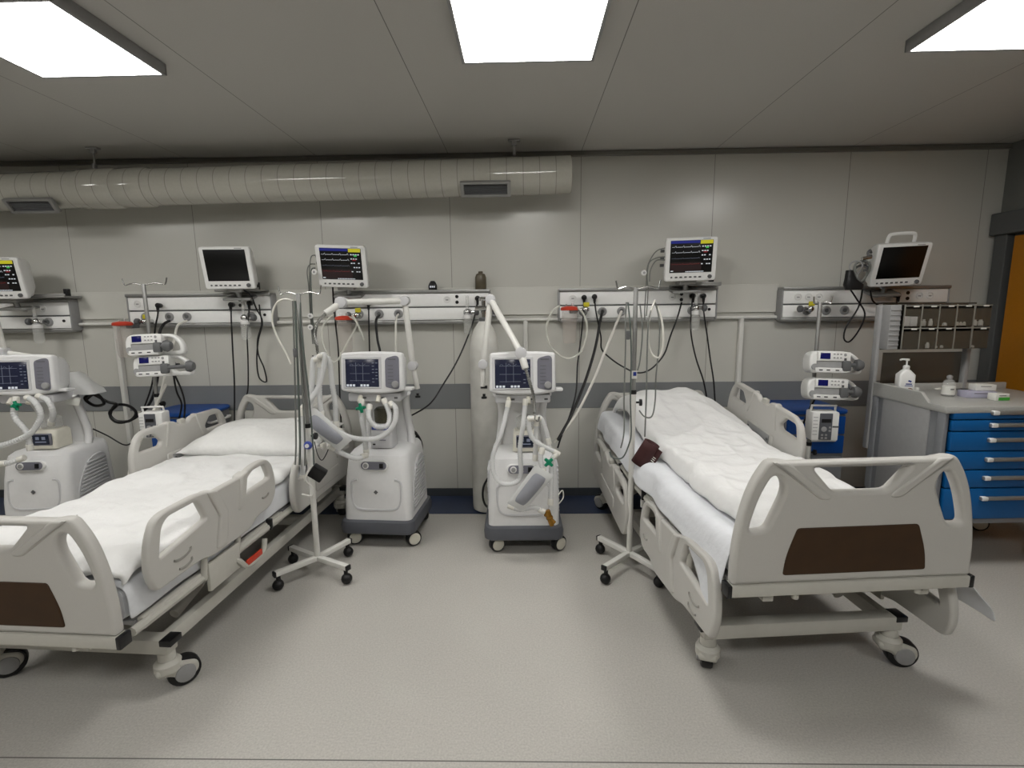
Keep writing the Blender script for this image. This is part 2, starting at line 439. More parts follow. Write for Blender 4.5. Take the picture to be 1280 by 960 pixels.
# ================================================================== PATIENT MONITORS
def monitor(label, lit, loc, rz=0, tilt=0, handle=False, roll=0, stand_z=None):
    t = thing('patient_monitor', label, 'patient monitor', loc, group='wall patient monitors', rot=(R(tilt), R(roll), R(rz)))
    w, h = .355, .30
    b = B(); b.mesh(plate(rnd([(-w/2, -h/2), (w/2, -h/2), (w/2, h/2), (-w/2, h/2)], .02), [], .035, .008))
    b.loft([(0, 0, 0, w-.012, h-.012, .02), (.05, 0, 0, w-.02, h-.02, .03), (.11, 0, -.01, w-.07, h-.07, .04)], mat=Matrix.Translation((0, .012, 0)) @ rmat(-PI/2))
    b.build('housing', WHITEP, t)
    sw, sh, sz = .292, .222, .02
    scr = B().box((0, -.0175, sz), (sw, .005, sh), .002).build('screen', SCRD if lit else SCRB, t)
    yf = -.0212
    if lit:
        scr.data.materials[0] = SCRB
        B().box((-.045, yf, sz+.100), (.20, .001, .018)).build('title_bar', G_B, scr)
        B().box((.1, yf, sz+.097), (.085, .001, .024)).build('alarm_box', G_Y, scr)
        for k, (zz, mt) in enumerate(((.066, G_W), (.028, G_W), (-.012, G_D), (-.052, G_R))):
            pts = [(-.135+.006*i, yf, sz+zz+(.010 if i % 9 == 4 else -.003 if i % 9 == 5 else 0)*(1 if k < 2 else .5)) for i in range(33)]
            B().tube(pts, .0011, seg=4, sub=1).build('waveform', mt, scr)
        b = B()
        random.seed(3)
        for r in range(5):
            for c in range(4):
                if random.random() < .8: b.box((.075+.017*c, yf, sz+.068-.03*r), (.011, .001, .007))
        b.build('readings', G_W, scr)
        B().box((.105, yf-.0005, sz+.06), (.02, .001, .012)).build('heart_rate', G_G, scr)
        B().box((.095, yf-.0005, sz+.03), (.026, .001, .010)).build('pressure_reading', G_R, scr)
        b = B()
        for c in range(11): b.box((-.03+.0115*c, yf, sz-.104), (.008, .001, .006))
        b.box((-.13, yf, sz-.098), (.018, .001, .006)); b.build('menu_row', G_W, scr)
        B().box((-.035, yf+.0006, sz-.07), (.215, .0008, .062)).build('lower_field', G_M, scr)
    b = B()
    for k in range(7): b.box((-.13+.033*k, -.019, -.122), (.018 if k else .012, .006, .011), .002)
    b.build('keypad', GREYP, t)
    b = B(); b.lathe([(.014, 0), (.014, .012), (.010, .014)], c=(.135, -.017, -.121), mat=rmat(PI/2), seg=18)
    b.build('knob', GREYP, t)
    B().box((.1, -.0185, .139), (.05, .002, .005)).build('badge', LGREY, t)
    b = B(); b.box((0, .07, -.165), (.12, .10, .03), .006); b.cyl((0, .08, -.16), (0, .09, -.235), .018); b.box((0, .1, -.235), (.20, .13, .018), .004)
    b.build('mount', ALU, t)
    if handle:
        b = B(); b.tube([(-.09, .05, .145), (-.085, .05, .19), (-.06, .05, .205), (.06, .05, .205), (.085, .05, .19), (.09, .05, .145)], .012, sub=5)
        b.build('handle', WHITEP, t)
    b = B()
    for k in range(3): b.cyl((-w/2+.004, .05, .06-.05*k), (-w/2-.022, .05, .06-.05*k), .011, seg=12)
    b.build('cable_port', GREYP, t)
    return t
YM = 3.68
monitor('lit monitor cut off by the left edge of the photo, over the side-on ventilator', True, at(-2, 348, YM), rz=6, tilt=9)
monitor('switched-off monitor with a black screen above the syringe pumps on the left', False, at(285, 335, YM), rz=4, tilt=11)
monitor('lit monitor beside the long white ventilator arm, above the pillow end of a bed', True, at(428, 333, YM), rz=2, tilt=15, roll=2)
monitor('lit monitor on the console behind the bed with the bulky duvet', True, at(863, 324, YM), rz=-3, tilt=9, roll=-1)
m5 = monitor('switched-off monitor with a white carrying handle on top, near the yellow door', False, at(1124, 331, YM), rz=-3, tilt=18, handle=True, roll=-2)

MARK = M('embossed_mark', (150, 148, 142), .45, nz=.02)
# ================================================================== BEDS
FB_O = [(-.47, .0, .01), (-.47, .12, .05), (-.452, .26, .1), (-.417, .38, .08), (-.366, .462, .03), (-.346, .47, .02), (-.312, .47, .03),
        (-.285, .462, .02), (.285, .462, .02), (.312, .47, .03), (.346, .47, .02), (.366, .462, .03), (.417, .38, .08), (.452, .26, .1), (.47, .12, .05), (.47, .0, .01)]
FB_V = [(-.19, .438, .02), (.19, .438, .02), (.105, .345, .02), (-.105, .345, .02)]
def side_hole(s):
    return [(s*p[0], p[1], p[2]) for p in ((-.338, .418, .03), (-.300, .40, .03), (-.290, .35, .04), (-.350, .21, .02), (-.415, .205, .02), (-.412, .235, .03), (-.384, .335, .1))]
INS = [(-.28, .035, .012), (.28, .035, .012), (.272, .11, .05), (.235, .215, .012), (-.235, .215, .012), (-.272, .11, .05)]
def end_board(name, parent, y, z, dy=1):
    b = B(); b.mesh(plate(rnd(FB_O, .03), [rnd(FB_V, .02), rnd(side_hole(1), .02), rnd(side_hole(-1), .02)], .045, .014))
    for s in (-1, 1):                     # the raised band that runs down from each shoulder
        b.mesh(plate(rnd([(s*.35, .466), (s*.285, .462), (s*.115, .335), (s*.115, .318), (s*.155, .318)], .015), [], .056, .009))
    o = b.build(name, OFFW, parent, loc=(0, y, z))
    ins = B(); ins.mesh(plate(rnd(INS, .012), [], .012, .004)); ins.build('inset_panel', WOOD, o, loc=(0, -dy*.021, 0))
    return o
SR_O = [(.03, .0, .03), (.0, .12, .06), (.015, .27, .08), (.055, .375, .04), (.10, .40, .03), (.29, .40, .03), (.35, .385, .02), (.40, .365, .02), (.60, .365, .02),
        (.65, .385, .02), (.70, .40, .02), (.80, .40, .04), (.855, .35, .05), (.885, .22, .06), (.875, .10, .04), (.82, .03, .03), (.70, .02, .02), (.62, -.03, .02), (.36, -.03, .02), (.28, .0, .02)]
SR_H1 = [(.062, .165, .015), (.09, .325, .04), (.125, .362, .02), (.29, .362, .02), (.335, .225, .015)]
SRV = .72
SR_H2 = [(.615, .23, .015), (.645, .33, .02), (.69, .362, .02), (.795, .362, .03), (.835, .24, .03)]
def side_rail(parent, x, y, z, tilt=0.0, flip=1, out=1, lean=0.0):
    """flip=-1 mirrors the rail along the bed; out=+1/-1 the outward side"""
    b = B(); mt = Matrix.Diagonal((flip, 1, 1, 1))
    b.mesh(plate(rnd(SR_O, .02), [rnd(SR_H1, .02), rnd(SR_H2, .02)], .034, .011))
    b.mesh(plate(rnd([(.345, .385), (.405, .37), (.47, .20), (.44, .0), (.37, .0), (.41, .2)], .02), [], .058, .010))   # bracing ridge
    b.mesh(plate(rnd([(.585, .372), (.64, .385), (.60, .19), (.545, .15), (.555, .2)], .015), [], .054, .009))
    for v in b.bm.verts: v.co.x *= flip; v.co.z *= SRV
    rotm = rmat(0, 0, PI/2)              # local x runs along the bed
    bmesh.ops.transform(b.bm, matrix=rotm, verts=b.bm.verts)
    o = b.build('side_rail', OFFW, parent, loc=(x, y, z), rot=(R(tilt), R(lean), 0))
    for (u, v, r0, a0) in ((.17, .12, .05, 1.15), (.18, .055, .04, 1.2), (.77, .14, .03, 1.15)):
        g = B(); pts = [(out*.0185, flip*(u+r0*math.cos(a)), (v+r0*.55*math.sin(a))*SRV) for a in [PI*a0+.9*PI*k/8 for k in range(9)]]
        g.tube(pts, .005, seg=6, sub=2)
        g.build('grip_mark', MARK, o)
    return o
HR_O = [(.04, .0, .04), (.0, .08, .05), (.004, .20, .06), (.05, .295, .03), (.10, .325, .03), (.37, .325, .02), (.40, .295, .015), (.49, .295, .015), (.52, .325, .02),
        (.77, .325, .03), (.83, .295, .03), (.88, .20, .06), (.885, .08, .05), (.845, .0, .04)]
HR_H = [(.062, .20, .015), (.09, .285, .02), (.19, .285, .015), (.245, .225, .015), (.225, .20, .01)]
def head_rail(parent, x, y, z, tilt=0.0, flip=1, out=1, lean=0.0):
    b = B()
    b.mesh(plate(rnd(HR_O, .02), [rnd(HR_H, .02), rnd([(.885-p[0], p[1], p[2]) for p in HR_H], .02)], .036, .012))
    for s in (0, 1):
        q = [(.30, .33), (.335, .33), (.285, .17), (.26, .17)]
        b.mesh(plate(rnd([(abs(.885*s-p[0]), p[1]) for p in q], .012), [], .046, .007))
    b.mesh(plate(rnd([(.27, .05), (.62, .05), (.62, .135), (.27, .135)], .02), [], .046, .008))
    for v in b.bm.verts: v.co.x *= flip
    bmesh.ops.transform(b.bm, matrix=rmat(0, 0, PI/2), verts=b.bm.verts)
    o = b.build('side_rail', OFFW, parent, loc=(x, y, z), rot=(R(tilt), R(lean), 0))
    g = B(); g.box((-out*.024, flip*.445, .093), (.006, .26, .055), .002); g.build('control_recess', LGREY, o)
    for k in (.33, .56):
        g = B(); g.cyl((-out*.022, flip*k, .093), (-out*.031, flip*k, .093), .010, bev=.002); g.build('rail_button', GREYP, o)
    g = B(); g.box((0, flip*.445, .305), (.03, .05, .035), .008); g.build('release_catch', OFFM, o)
    return o
def caster(parent, x, y, a, r=.062, name='caster', cov=OFFM):
    c = B(); c.cyl((0, 0, 2*r-.005), (0, 0, 2*r+.05), .032, bev=.004); c.lathe([(.05, 0), (.05, .03), (.036, .045)], c=(0, 0, 2*r-.03))
    c.mesh(plate(rnd([(-.048, r+.02), (-.05, 2*r-.01), (.0, 2*r+.005), (.055, 2*r-.01), (.10, r+.035), (.105, r-.005), (.075, r-.03), (.03, r-.02), (.0, r+.01)], .02), [], .074, .012, Matrix.Rotation(PI/2, 4, 'Z')))
    o = c.build(name, cov, parent, loc=(x, y, 0), rot=(0, 0, a))
    w = B(); w.cyl((-.024, .052, r), (.024, .052, r), r, bev=.008, seg=26); o2 = w.build('tyre', BLACK, o)
    w = B(); w.cyl((-.042, .052, r), (.042, .052, r), r*.62, seg=20, bev=.006); w.build('hub', LGREY, o)
    return o
def bed(label, loc, rz, zd, zf, zh, rails, bend, bs=1.0, ca=(-.8, -.7)):
    """zd deck height, zf/zh bottom of foot/head board, bend = slope of the back section"""
    t = thing('hospital_bed', label, 'hospital bed', (loc[0], loc[1], 0), rz, 'hospital beds')
    b = B()
    for s in (-1, 1): b.box((s*.385, 1.12, .205), (.04, 1.78, .06), .004)
    b.box((0, .24, .205), (.86, .06, .062), .004); b.box((0, 1.99, .205), (.86, .06, .062), .004)
    for y in (.8, 1.45): b.box((0, y, .20), (.76, .05, .04), .004)
    b.build('base_frame', OFFM, t)
    for s in (-1, 1):
        for y in (.24, 1.99): B().box((s*.425, y, .225), (.05, .066, .026), .003).build('end_cap', BLKP, t)
    for s, y, a in ((-1, .24, ca[0]), (1, .24, ca[1]), (-1, 1.97, .6), (1, 1.97, .2)): caster(t, s*.40, y, a)
    for s in (-1, 1):
        for y0, y1 in ((.42, .95), (1.75, 1.3)):
            B().cyl((s*.30, y0, .215), (s*.30, y1, zd-.05), .022, seg=12).build('lift_arm', OFFM, t)
    B().box((0, 1.08, zd-.10), (.34, .26, .09), .02).build('lift_motor', GREYP, t)
    # deck: foot half level, back half raised by `bend`
    yk = 1.12
    hb_ = lambda y: zd + max(0, y-yk)*bend
    b = B()
    for s in (-1, 1):
        b.tube([(s*.445, .05, zd-.02), (s*.445, yk, zd-.02), (s*.445, 2.02, hb_(2.02)-.02)], .018, seg=8, sub=1)
        b.box((s*.435, .6, zd-.02), (.028, 1.0, .05), .006)
    b.build('deck_frame', OFFM, t)
    b = B(); b.box((0, .6, zd-.012), (.84, 1.02, .02), .004)
    a = math.atan(bend); b.box((0, yk+.44, zd-.012+.44*bend), (.84, .90, .02), .004, rot=rmat(a))
    b.build('deck_panel', LGREY, t)
    for s in (-1, 1):
        for y in (.95, 1.42): B().box((s*.455, y, zd-.005), (.03, .02, .06), .004).build('mattress_clip', BLKP, t)
    B().box((0, 0, zf-.024), (.905, .05, .046), .006).build('foot_bar', OFFM, t)
    for s in (-1, 1): B().box((s*.459, 0, zf-.024), (.018, .052, .048), .004).build('bar_end_cap', BLKP, t)
    for x in (-.2, .27): B().cyl((x, 0, zf-.044), (x, 0, zf-.072), .013, bev=.003).build('bag_hook', OFFM, t)
    for s in (-1, 1): B().box((s*.3, .10, (zf+zd)/2-.05), (.04, .20, .04), .004).build('bar_bracket', OFFM, t)
    end_board('footboard', t, 0, zf, 1).scale = (.96, 1, bs)
    end_board('headboard', t, 2.11, zh, -1)
    B().box((0, 2.11, zh-.03), (.9, .045, .06), .006).build('head_bar', OFFM, t)
    for s in (-1, 1): B().box((s*.3, 2.05, (zh+hb_(2.0))/2-.03), (.04, .12, abs(zh-hb_(2.0))+.06), .004).build('bar_bracket', OFFM, t)
    for kw in rails:
        (head_rail if kw.get('flip', 1) < 0 else side_rail)(t, **kw)
        s = 1 if kw['x'] > 0 else -1
        yc = kw['y']+kw.get('flip', 1)*.45
        zb = kw['z']
        b = B(); b.box((s*.462, yc, min(zb+.03, zd-.03)), (.02, .22, .13), .006)
        for k in (-1, 1): b.cyl((s*.45, yc+k*.12, zd-.03), (s*.47, yc+k*.12, zb+.05), .014, seg=10)
        b.build('rail_bracket', OFFM, t)
    return t
BL = (-1.885, 1.63); BLa = R(-3.2)
BR_ = (1.192, 1.745); BRa = R(4.6)
bl = bed('hospital bed on the left, pillow on the made-up duvet, near side rail raised', BL, BLa, 
    .41, .42, .445,
    [dict(x=.475, y=.10, z=.50, out=1), dict(x=-.475, y=.10, z=.24, out=-1), dict(x=-.465, y=2.0, z=.525, flip=-1, out=-1), dict(x=.48, y=2.03, z=.36, flip=-1, out=1)], .0, .925)
br = bed('hospital bed on the right, bulky duvet up to its head end', BR_, BRa, .53, .555, .43,
    [dict(x=-.484, y=.0, z=.31, out=-1, lean=3, tilt=-3.5), dict(x=.472, y=.02, z=.255, out=1, lean=-3), dict(x=-.492, y=2.0, z=.30, flip=-1, out=-1, tilt=8), dict(x=.475, y=1.90, z=.71, flip=-1, out=1, tilt=9)], .085, .98, (-.38, -1.8))
rb = B(); rb.tube([(.40, .62, .40), (.47, .64, .36), (.475, .70, .30), (.475, .83, .30), (.47, .87, .36)], .014)
rb.build('release_lever', OFFM, bl)
B().box((.482, .75, .318), (.012, .13, .03), .004).build('release_label', RED, bl)

# bedding ----------------------------------------------------------
def cloth(name, mat, label, cat, base, rz, us, vs, fn, thick=.012, group=None, sub=1):
    bm = bmesh.new(); g = [[bm.verts.new(fn(u, v)) for u in us] for v in vs]
    for a, b in zip(g, g[1:]):
        for i in range(len(us)-1): bm.faces.new((a[i], a[i+1], b[i+1], b[i]))
    me = bpy.data.meshes.new(name); bm.to_mesh(me); bm.free(); me.materials.append(mat)
    for p in me.polygons: p.use_smooth = True
    o = bpy.data.objects.new(name, me); COL.objects.link(o)
    o.location = (base[0], base[1], 0); o.rotation_euler = (0, 0, rz)
    md = o.modifiers.new('s', 'SOLIDIFY'); md.thickness = thick; md.offset = -1
    if sub: md = o.modifiers.new('u', 'SUBSURF'); md.levels = sub; md.render_levels = sub
    return tag(o, label, cat, group)
def lsp(a, b, n): return [a+(b-a)*i/(n-1) for i in range(n)]
def fold(x, y, s, sc): return noise.noise(Vector((x*sc, y*sc, s)))
def ridged(x, y, s): return (1-abs(noise.noise(Vector((x, y, s)))))**4
def drape(u, half, rad=.05, flare=.15):
    """arc length u from the middle -> (x, drop) over a rounded edge at +-half"""
    s = 1 if u >= 0 else -1; a = abs(u)
    if a <= half-rad: return u, 0.0
    a -= half-rad
    if a < rad*PI/2: th = a/rad; return s*(half-rad+rad*math.sin(th)), -(rad-rad*math.cos(th))
    d = a-rad*PI/2
    return s*(half+d*flare), -(rad+d)
def mattress(label, base, rz, zd, bend):
    us = lsp(-.5, .5, 11); bm = B(); n = 14
    secs = []
    for i in range(n):
        y = .06+1.98*i/(n-1); z = zd+.003+max(0, y-1.12)*bend
        secs.append((y, z))
    t = bmesh.new(); rings = []
    for y, z in secs:
        ins = .012 if y in (secs[0][0], secs[-1][0]) else 0
        ring = []
        for qx, qz, a0 in ((1, 1, 0), (-1, 1, PI/2), (-1, -1, PI), (1, -1, 1.5*PI)):
            for k in range(4):
                a = a0+PI/2*k/3
                ring.append(t.verts.new((qx*(.43-ins-.035)+.035*math.cos(a), y, z+.075+qz*(.075-ins-.035)+.035*math.sin(a))))
        rings.append(ring)
    for a, b2 in zip(rings, rings[1:]):
        for i in range(len(a)): t.faces.new((a[i], a[(i+1) % len(a)], b2[(i+1) % len(a)], b2[i]))
    t.faces.new(rings[0]); t.faces.new(rings[-1][::-1])
    bm._merge(t, None)
    o = bm.build('mattress', SHEET, None, loc=(base[0], base[1], 0), rot=(0, 0, rz))
    return tag(o, label, 'mattress', 'bed mattresses')
mattress('mattress in white linen on the left bed, under the pillow', BL, BLa, .41, 0)
mattress('mattress in white linen on the right bed, under the bulky duvet', BR_, BRa, .53, .085)
def sheet_l(u, v):
    x, dz = drape(u, .438, .04, .02)
    z = .570+dz
    w = min(1, max(0, (abs(u)-.40)/.1))
    x += w*.012*fold(v*1.4, u, 3, 4)*(1 if u > 0 else -1)
    return Vector((x, v, z+.004*fold(u, v, 1, 6)))
cloth('bed_sheet', SHEET, 'white sheet tucked over the mattress of the left bed, showing below the duvet', 'bed sheet', BL, BLa, lsp(-.56, .56, 41), lsp(.055, 2.045, 70), sheet_l, .006)
def sheet_r(u, v):
    foot = max(0, 1-(v-.03)/.34)
    x, dz = drape(u, .438, .04, .05+(.30*foot if u > 0 else .05))
    z = .69+dz*(.52+.48*min(1, foot*2))+max(0, v-1.12)*.085
    w = min(1, max(0, (abs(u)-.42)/.12)); s = 1 if u > 0 else -1
    x += s*w*(.018+.03*fold(v*1.1, 0, 3, 5))
    if w > 0:
        low = .20-abs(u)+.42
        fl = max(0, 1-(v-.03)/(.34 if u > 0 else .16))
        z -= w*fl*.15
        x += s*w*fl*(.13 if u > 0 else .015)*max(0, min(1, (abs(u)-.42)/.18))
        z -= w*.02*fold(v, 2, 1, 5)
    return Vector((x, v, z+.004*fold(u, v, 1, 6)))
cloth('bed_sheet', SHEET, 'white sheet hanging over the sides of the right bed beneath its duvet', 'bed sheet', BR_, BRa, lsp(-.66, .66, 47), lsp(.04, 2.045, 76), sheet_r, .006)
def wr(x, y, s):
    w = .010*fold(x*.7, y*1.3, s, 5)+.007*fold(x*1.6+y*.5, y*2.2, s+5, 7)
    return w*1.25+.017*ridged(x*3.2+y*.9+1.5*fold(x, y, s, 2), y*5.2, s+2)+.012*ridged(x*5.5-y*1.4, y*3.1+x, s+9)
def duv_l(u, v):
    x, dz = drape(u, .445, .045, .12)
    edge = max(0, 1-(v-.055)/.10)
    z = .620+dz*.75-.03*edge**2+wr(u, v, 1.7)
    if v > 1.38: z -= .02*((v-1.38)/.2)
    z += .028*math.exp(-((u-.33)/.10)**2-((v-.15)/.07)**2)+.02*math.exp(-((u-.25)/.05)**2-((v-.13)/.05)**2)
    return Vector((x+.012*fold(v, u, 4, 4), v, z))
cloth('duvet', DUVET, 'white rumpled duvet spread flat on the left bed', 'duvet', BL, BLa, lsp(-.53, .475, 64), lsp(.055, 1.64, 96), duv_l, .03)
def duv_r(u, v):
    x, dz = drape(u, .44, .07, .10)
    if u < 0: x = u; dz = -.075*max(0, (-u-.30)/.06)**2
    z = .762+dz*1.0+max(0, v-1.05)*.10
    z += .12*math.exp(-((v-1.70)/.32)**2)*(1-.75*min(1, max(0, (abs(u+.04)-.14)/.28)))
    z -= .085*max(0, (u-.12)/.30)**2
    z -= .10*max(0, (v-1.88)/.14)**2
    z -= .05*max(0, 1-(v-.06)/.12)**2
    z += wr(u, v, 8.3)*1.1
    ed = -.012*fold(v, 3, 2, 3)
    return Vector((x+ed+(.0 if u > 0 else .03*fold(v*.8, 1, 6, 2)), v, z))
cloth('duvet', DUVET, 'thick white rumpled duvet covering the right bed up to its head end', 'duvet', BR_, BRa, lsp(-.36, .53, 64), lsp(.06, 2.02, 110), duv_r, .03)
def pillow(label, base, rz, lx, ly, z, w, d, h, tilt, rr=0):
    t = bmesh.new(); n = 26
    top = []; bot = []
    def pt(i, j, s):
        u, v = -1+2*i/n, -1+2*j/n
        e = (1-abs(u)**2.6)*(1-abs(v)**2.6)
        k = 1+.05*(abs(u*v))-.05*(1-abs(u))*(abs(v))
        return Vector((u*w/2*k, v*d/2*k, s*h/2*max(0, e)**.42*(1+.22*noise.noise(Vector((u*2.3, v*2.3, s))))+.010*ridged(u*3+v, v*2.3, 4+s)*s*e))
    for s, L in ((1, top), (-1, bot)):
        for j in range(n+1): L.append([t.verts.new(pt(i, j, s)) for i in range(n+1)])
        for j in range(n):
            for i in range(n):
                q = (L[j][i], L[j][i+1], L[j+1][i+1], L[j+1][i]); t.faces.new(q if s > 0 else q[::-1])
    bmesh.ops.remove_doubles(t, verts=t.verts, dist=.0015)
    b = B(); b._merge(t, None)
    o = b.build('pillow', PILLOW, None, smooth=80)
    p = Matrix.Translation((base[0], base[1], 0)) @ Matrix.Rotation(rz, 4, 'Z') @ Matrix.Translation((lx, ly, z)) @ rmat(R(tilt), 0, R(rr))
    o.matrix_world = p
    return tag(o, label, 'pillow')
pillow('white pillow lying on the duvet at the head of the left bed', BL, BLa, .0, 1.74, .678, .84, .56, .17, 6, 2)
# ================================================================== VENTILATORS
def caster_small(parent, x, y, a, r=.05):
    c = B(); c.box((0, .012, 2*r-.008), (.05, .06, .03), .01); c.cyl((0, 0, 2*r), (0, 0, 2*r+.035), .018)
    c.box((0, .03, r+.012), (.018, .06, .06), .008)
    o = c.build('caster', BLKP, parent, loc=(x, y, 0), rot=(0, 0, a))
    w = B(); w.cyl((-.024, .03, r), (.024, .03, r), r, bev=.008, seg=24); w.build('tyre', BLACK, o)
    w = B(); w.cyl((-.029, .03, r), (.029, .03, r), r*.78, seg=22, bev=.004); w.build('hub', CREAM, o)
def pill(w, h, n=8):
    return [Vector((s*(w/2-h/2)+h/2*math.cos(a), h/2*math.sin(a))) for s, a0 in ((1, -PI/2), (-1, PI/2)) for a in [a0+PI*k/n for k in range(n+1)]]
def ventilator(label, loc, rz, kind, screen_yaw=0):
    """kind: 'cassette' humidifier box with filter, or 'display' humidifier with a dark display"""
    t = thing('ventilator', label, 'ventilator', loc, rz, 'ventilators on wheels')
    b = B(); b.loft([(.095, 0, .25, .47, .49, .05), (.105, 0, .25, .50, .52, .06), (.15, 0, .25, .505, .525, .06), (.178, 0, .25, .49, .51, .06), (.185, 0, .25, .46, .48, .05)])
    b.build('base', VG, t)
    for x, y, a in ((-.20, .05, -1.1), (.20, .05, -.9), (-.2, .45, .5), (.2, .45, .7)): caster_small(t, x, y, a)
    b = B(); b.loft([(.183, 0, .25, .45, .45, .04), (.30, 0, .25, .448, .45, .05), (.45, 0, .258, .435, .44, .06), (.56, 0, .268, .418, .42, .06), (.605, 0, .275, .40, .405, .06), (.625, 0, .29, .37, .37, .06), (.636, 0, .31, .30, .30, .05)], n=6)
    b.build('body', VW, t)
    # recessed front shield outline, front panel faces -y and leans back slightly
    b = B(); lean = rmat(R(-3.5))
    ring = rnd([(-.165, .20), (-.165, .05, .06), (-.13, 0, .05), (.13, 0, .05), (.165, .05, .06), (.165, .20)], .04)
    b.tube([Matrix.Translation((0, .029, .255)) @ lean @ Vector((p.x, 0, p.y)) for p in ring], .0095, seg=6, sub=1)
    b.build('front_moulding', VW2, t)
    cp = B(); cp.mesh(plate(pill(.19, .068), [], .02, .005)); o = cp.build('control_panel', WHITEP, t, loc=(-.01, .047, .548), rot=(R(-8), 0, 0))
    cp = B(); cp.mesh(plate(pill(.17, .052), [], .008, .002)); cp.build('panel_face', KEYP, o, loc=(0, -.010, 0))
    g = B(); g.cyl((-.052, -.010, 0), (-.052, -.018, 0), .021, seg=20, bev=.002); g.build('gauge', WHITEP, o)
    g = B(); g.cyl((-.052, -.017, 0), (-.052, -.020, 0), .014, seg=18); g.build('gauge_face', LGREY, o)
    g = B(); g.box((.052, -.013, 0), (.026, .012, .032), .003); g.build('power_switch', BLKP, o)
    g = B(); g.box((0, 0, 0), (.022, .004, .022), .004, rot=rmat(0, R(45))); g.build('emblem', GREYP, t, loc=(0, .0245, .375))
    for s in (-1, 1):                   # louvred grilles on both flanks
        ol = rnd([(-.185, -.03, .02), (.15, -.03, .02), (.12, .29, .03), (.05, .31, .04), (-.05, .28, .09), (-.16, .12, .09)], .03)
        pl = B(); pl.mesh(plate(ol, [], .016, .005))
        for k in range(12):
            z = .0+k*.024; x0 = -.155+max(0, z-.08)*.5
            pl.box(((x0+.115)/2, -.010, z), (.11-x0, .010, .011), .002)
        pl.build('side_grille', VW2, t, loc=(s*.218, .27, .25), rot=(R(0), R(-s*2), s*PI/2))
    # neck
    b = B()
    for s in (-1, 1):
        b.tube([(s*.165, .31, .60), (s*.15, .35, .70), (s*.135, .33, .85), (s*.15, .27, .97), (s*.17, .24, 1.0)], .026, seg=10)
    b.loft([(.62, 0, .37, .30, .10, .03), (.72, 0, .38, .26, .07, .03), (.9, 0, .35, .26, .07, .03), (1.0, 0, .28, .30, .10, .03)])
    b.build('neck', VW, t)
    b = B(); b.box((0, .18, .99), (.345, .20, .055), .012); b.build('port_block', VW2, t)
    for x in (-.09, .03, .115): B().box((x+.03, .078, .988), (.022, .006, .012), .002).build('socket', GREYP, t)
    for x in (-.085, .035): B().cyl((x, .08, 1.0), (x, .045, .965), .014, seg=12, bev=.003).build('port', CREAM, t)
    # head
    hd = bpy.data.objects.new('head', None); COL.objects.link(hd); hd.parent = t; hd.location = (0, .09, 1.15); hd.rotation_euler = (R(-4), 0, R(screen_yaw))
    hd.name = 'screen_head'
    b = B(); ol = rnd([(-.205, -.115, .02), (-.10, -.134, .1), (.10, -.134, .1), (.205, -.115, .02), (.20, .125, .02), (.10, .134, .1), (-.10, .134, .1), (-.20, .125, .02)], .03)
    b.mesh(plate(ol, [], .06, .014)); b.loft([(0, 0, 0, .385, .235, .03), (.09, 0, 0, .37, .22, .04), (.19, 0, 0, .26, .17, .05)], mat=Matrix.Translation((0, .02, 0)) @ rmat(-PI/2))
    b.build('head_shell', VW, hd)
    b = B(); b.mesh(plate(rnd([(-.185, -.10), (.065, -.10), (.065, .10), (-.185, .10)], .006), [rnd([(-.168, -.09), (.048, -.09), (.048, .085), (-.168, .085)], .004)], .012, .003)); b.build('screen_bezel', VW2, hd, loc=(0, -.028, 0))
    B().box((-.06, -.031, -.0025), (.217, .004, .176), .001).build('screen', VSCR, hd)
    b = B(); yf = -.0335
    for z in (.045, -.005, -.05): b.box((-.075, yf, z), (.13, .001, .0022))
    for x in (-.10, -.055): b.box((x, yf, .005), (.0022, .001, .12))
    b.tube([(-.14+.008*i, yf, .045+.012*max(0, math.sin(i*1.1))) for i in range(14)], .001, seg=4, sub=1)
    b.build('waveforms', G_D, hd)
    b = B(); random.seed(5)
    for r in range(7):
        for c in range(2):
            if (r*2+c) % 5 != 3: b.box((.012+.022*c, yf, .062-.02*r), (.014, .001, .005))
    b.build('readings', G_D, hd)
    b = B()
    for x in (-.155, -.135, -.115, -.065, -.045, -.025): b.box((x, yf, -.080), (.014, .001, .013))
    b.build('soft_keys', G_W, hd)
    b = B(); b.mesh(plate(rnd([(-.045, -.09, .01), (.02, -.105, .02), (.045, -.10, .02), (.045, .10, .02), (.02, .11, .03), (-.045, .09, .02)], .01), [], .008, .002)); o = b.build('keypad', KEYP, hd, loc=(.135, -.030, 0))
    b = B(); b.lathe([(.022, 0), (.022, .014), (.017, .019)], c=(.020, -.003, -.072), mat=rmat(PI/2), seg=20); b.build('knob', LGREY, o)
    b = B()
    for k in range(6): b.box((-.01, -.005, .045-.022*k), (.035, .002, .0035))
    b.build('key_legend', GREYP, o); B().box((0, -.005, .085), (.05, .002, .006)).build('badge', GREYP, o)
    b = B(); b.box((.215, .04, -.105), (.07, .08, .022), .008); b.build('side_bracket', VW, hd)
    # humidifier
    if kind == 'cassette':
        b = B(); b.loft([(.64, .01, .20, .155, .13, .02), (.72, .01, .20, .15, .13, .02), (.79, .01, .21, .14, .12, .02), (.80, .01, .21, .12, .1, .02)])
        o = b.build('humidifier', VW2, t)
        b = B(); b.lathe([(.056, .802), (.06, .82), (.06, .885), (.045, .90)], c=(.01, .21, 0), seg=24); b.build('water_chamber', DARKW, o)
        B().box((.01, .145, .775), (.12, .012, .028), .003).build('filter_cover', FILTERB, o)
        B().box((-.035, .132, .665), (.016, .006, .008)).build('indicator', BLKP, o)
        B().box((.02, .132, .695), (.05, .006, .006)).build('legend', KEYP, o)
    else:
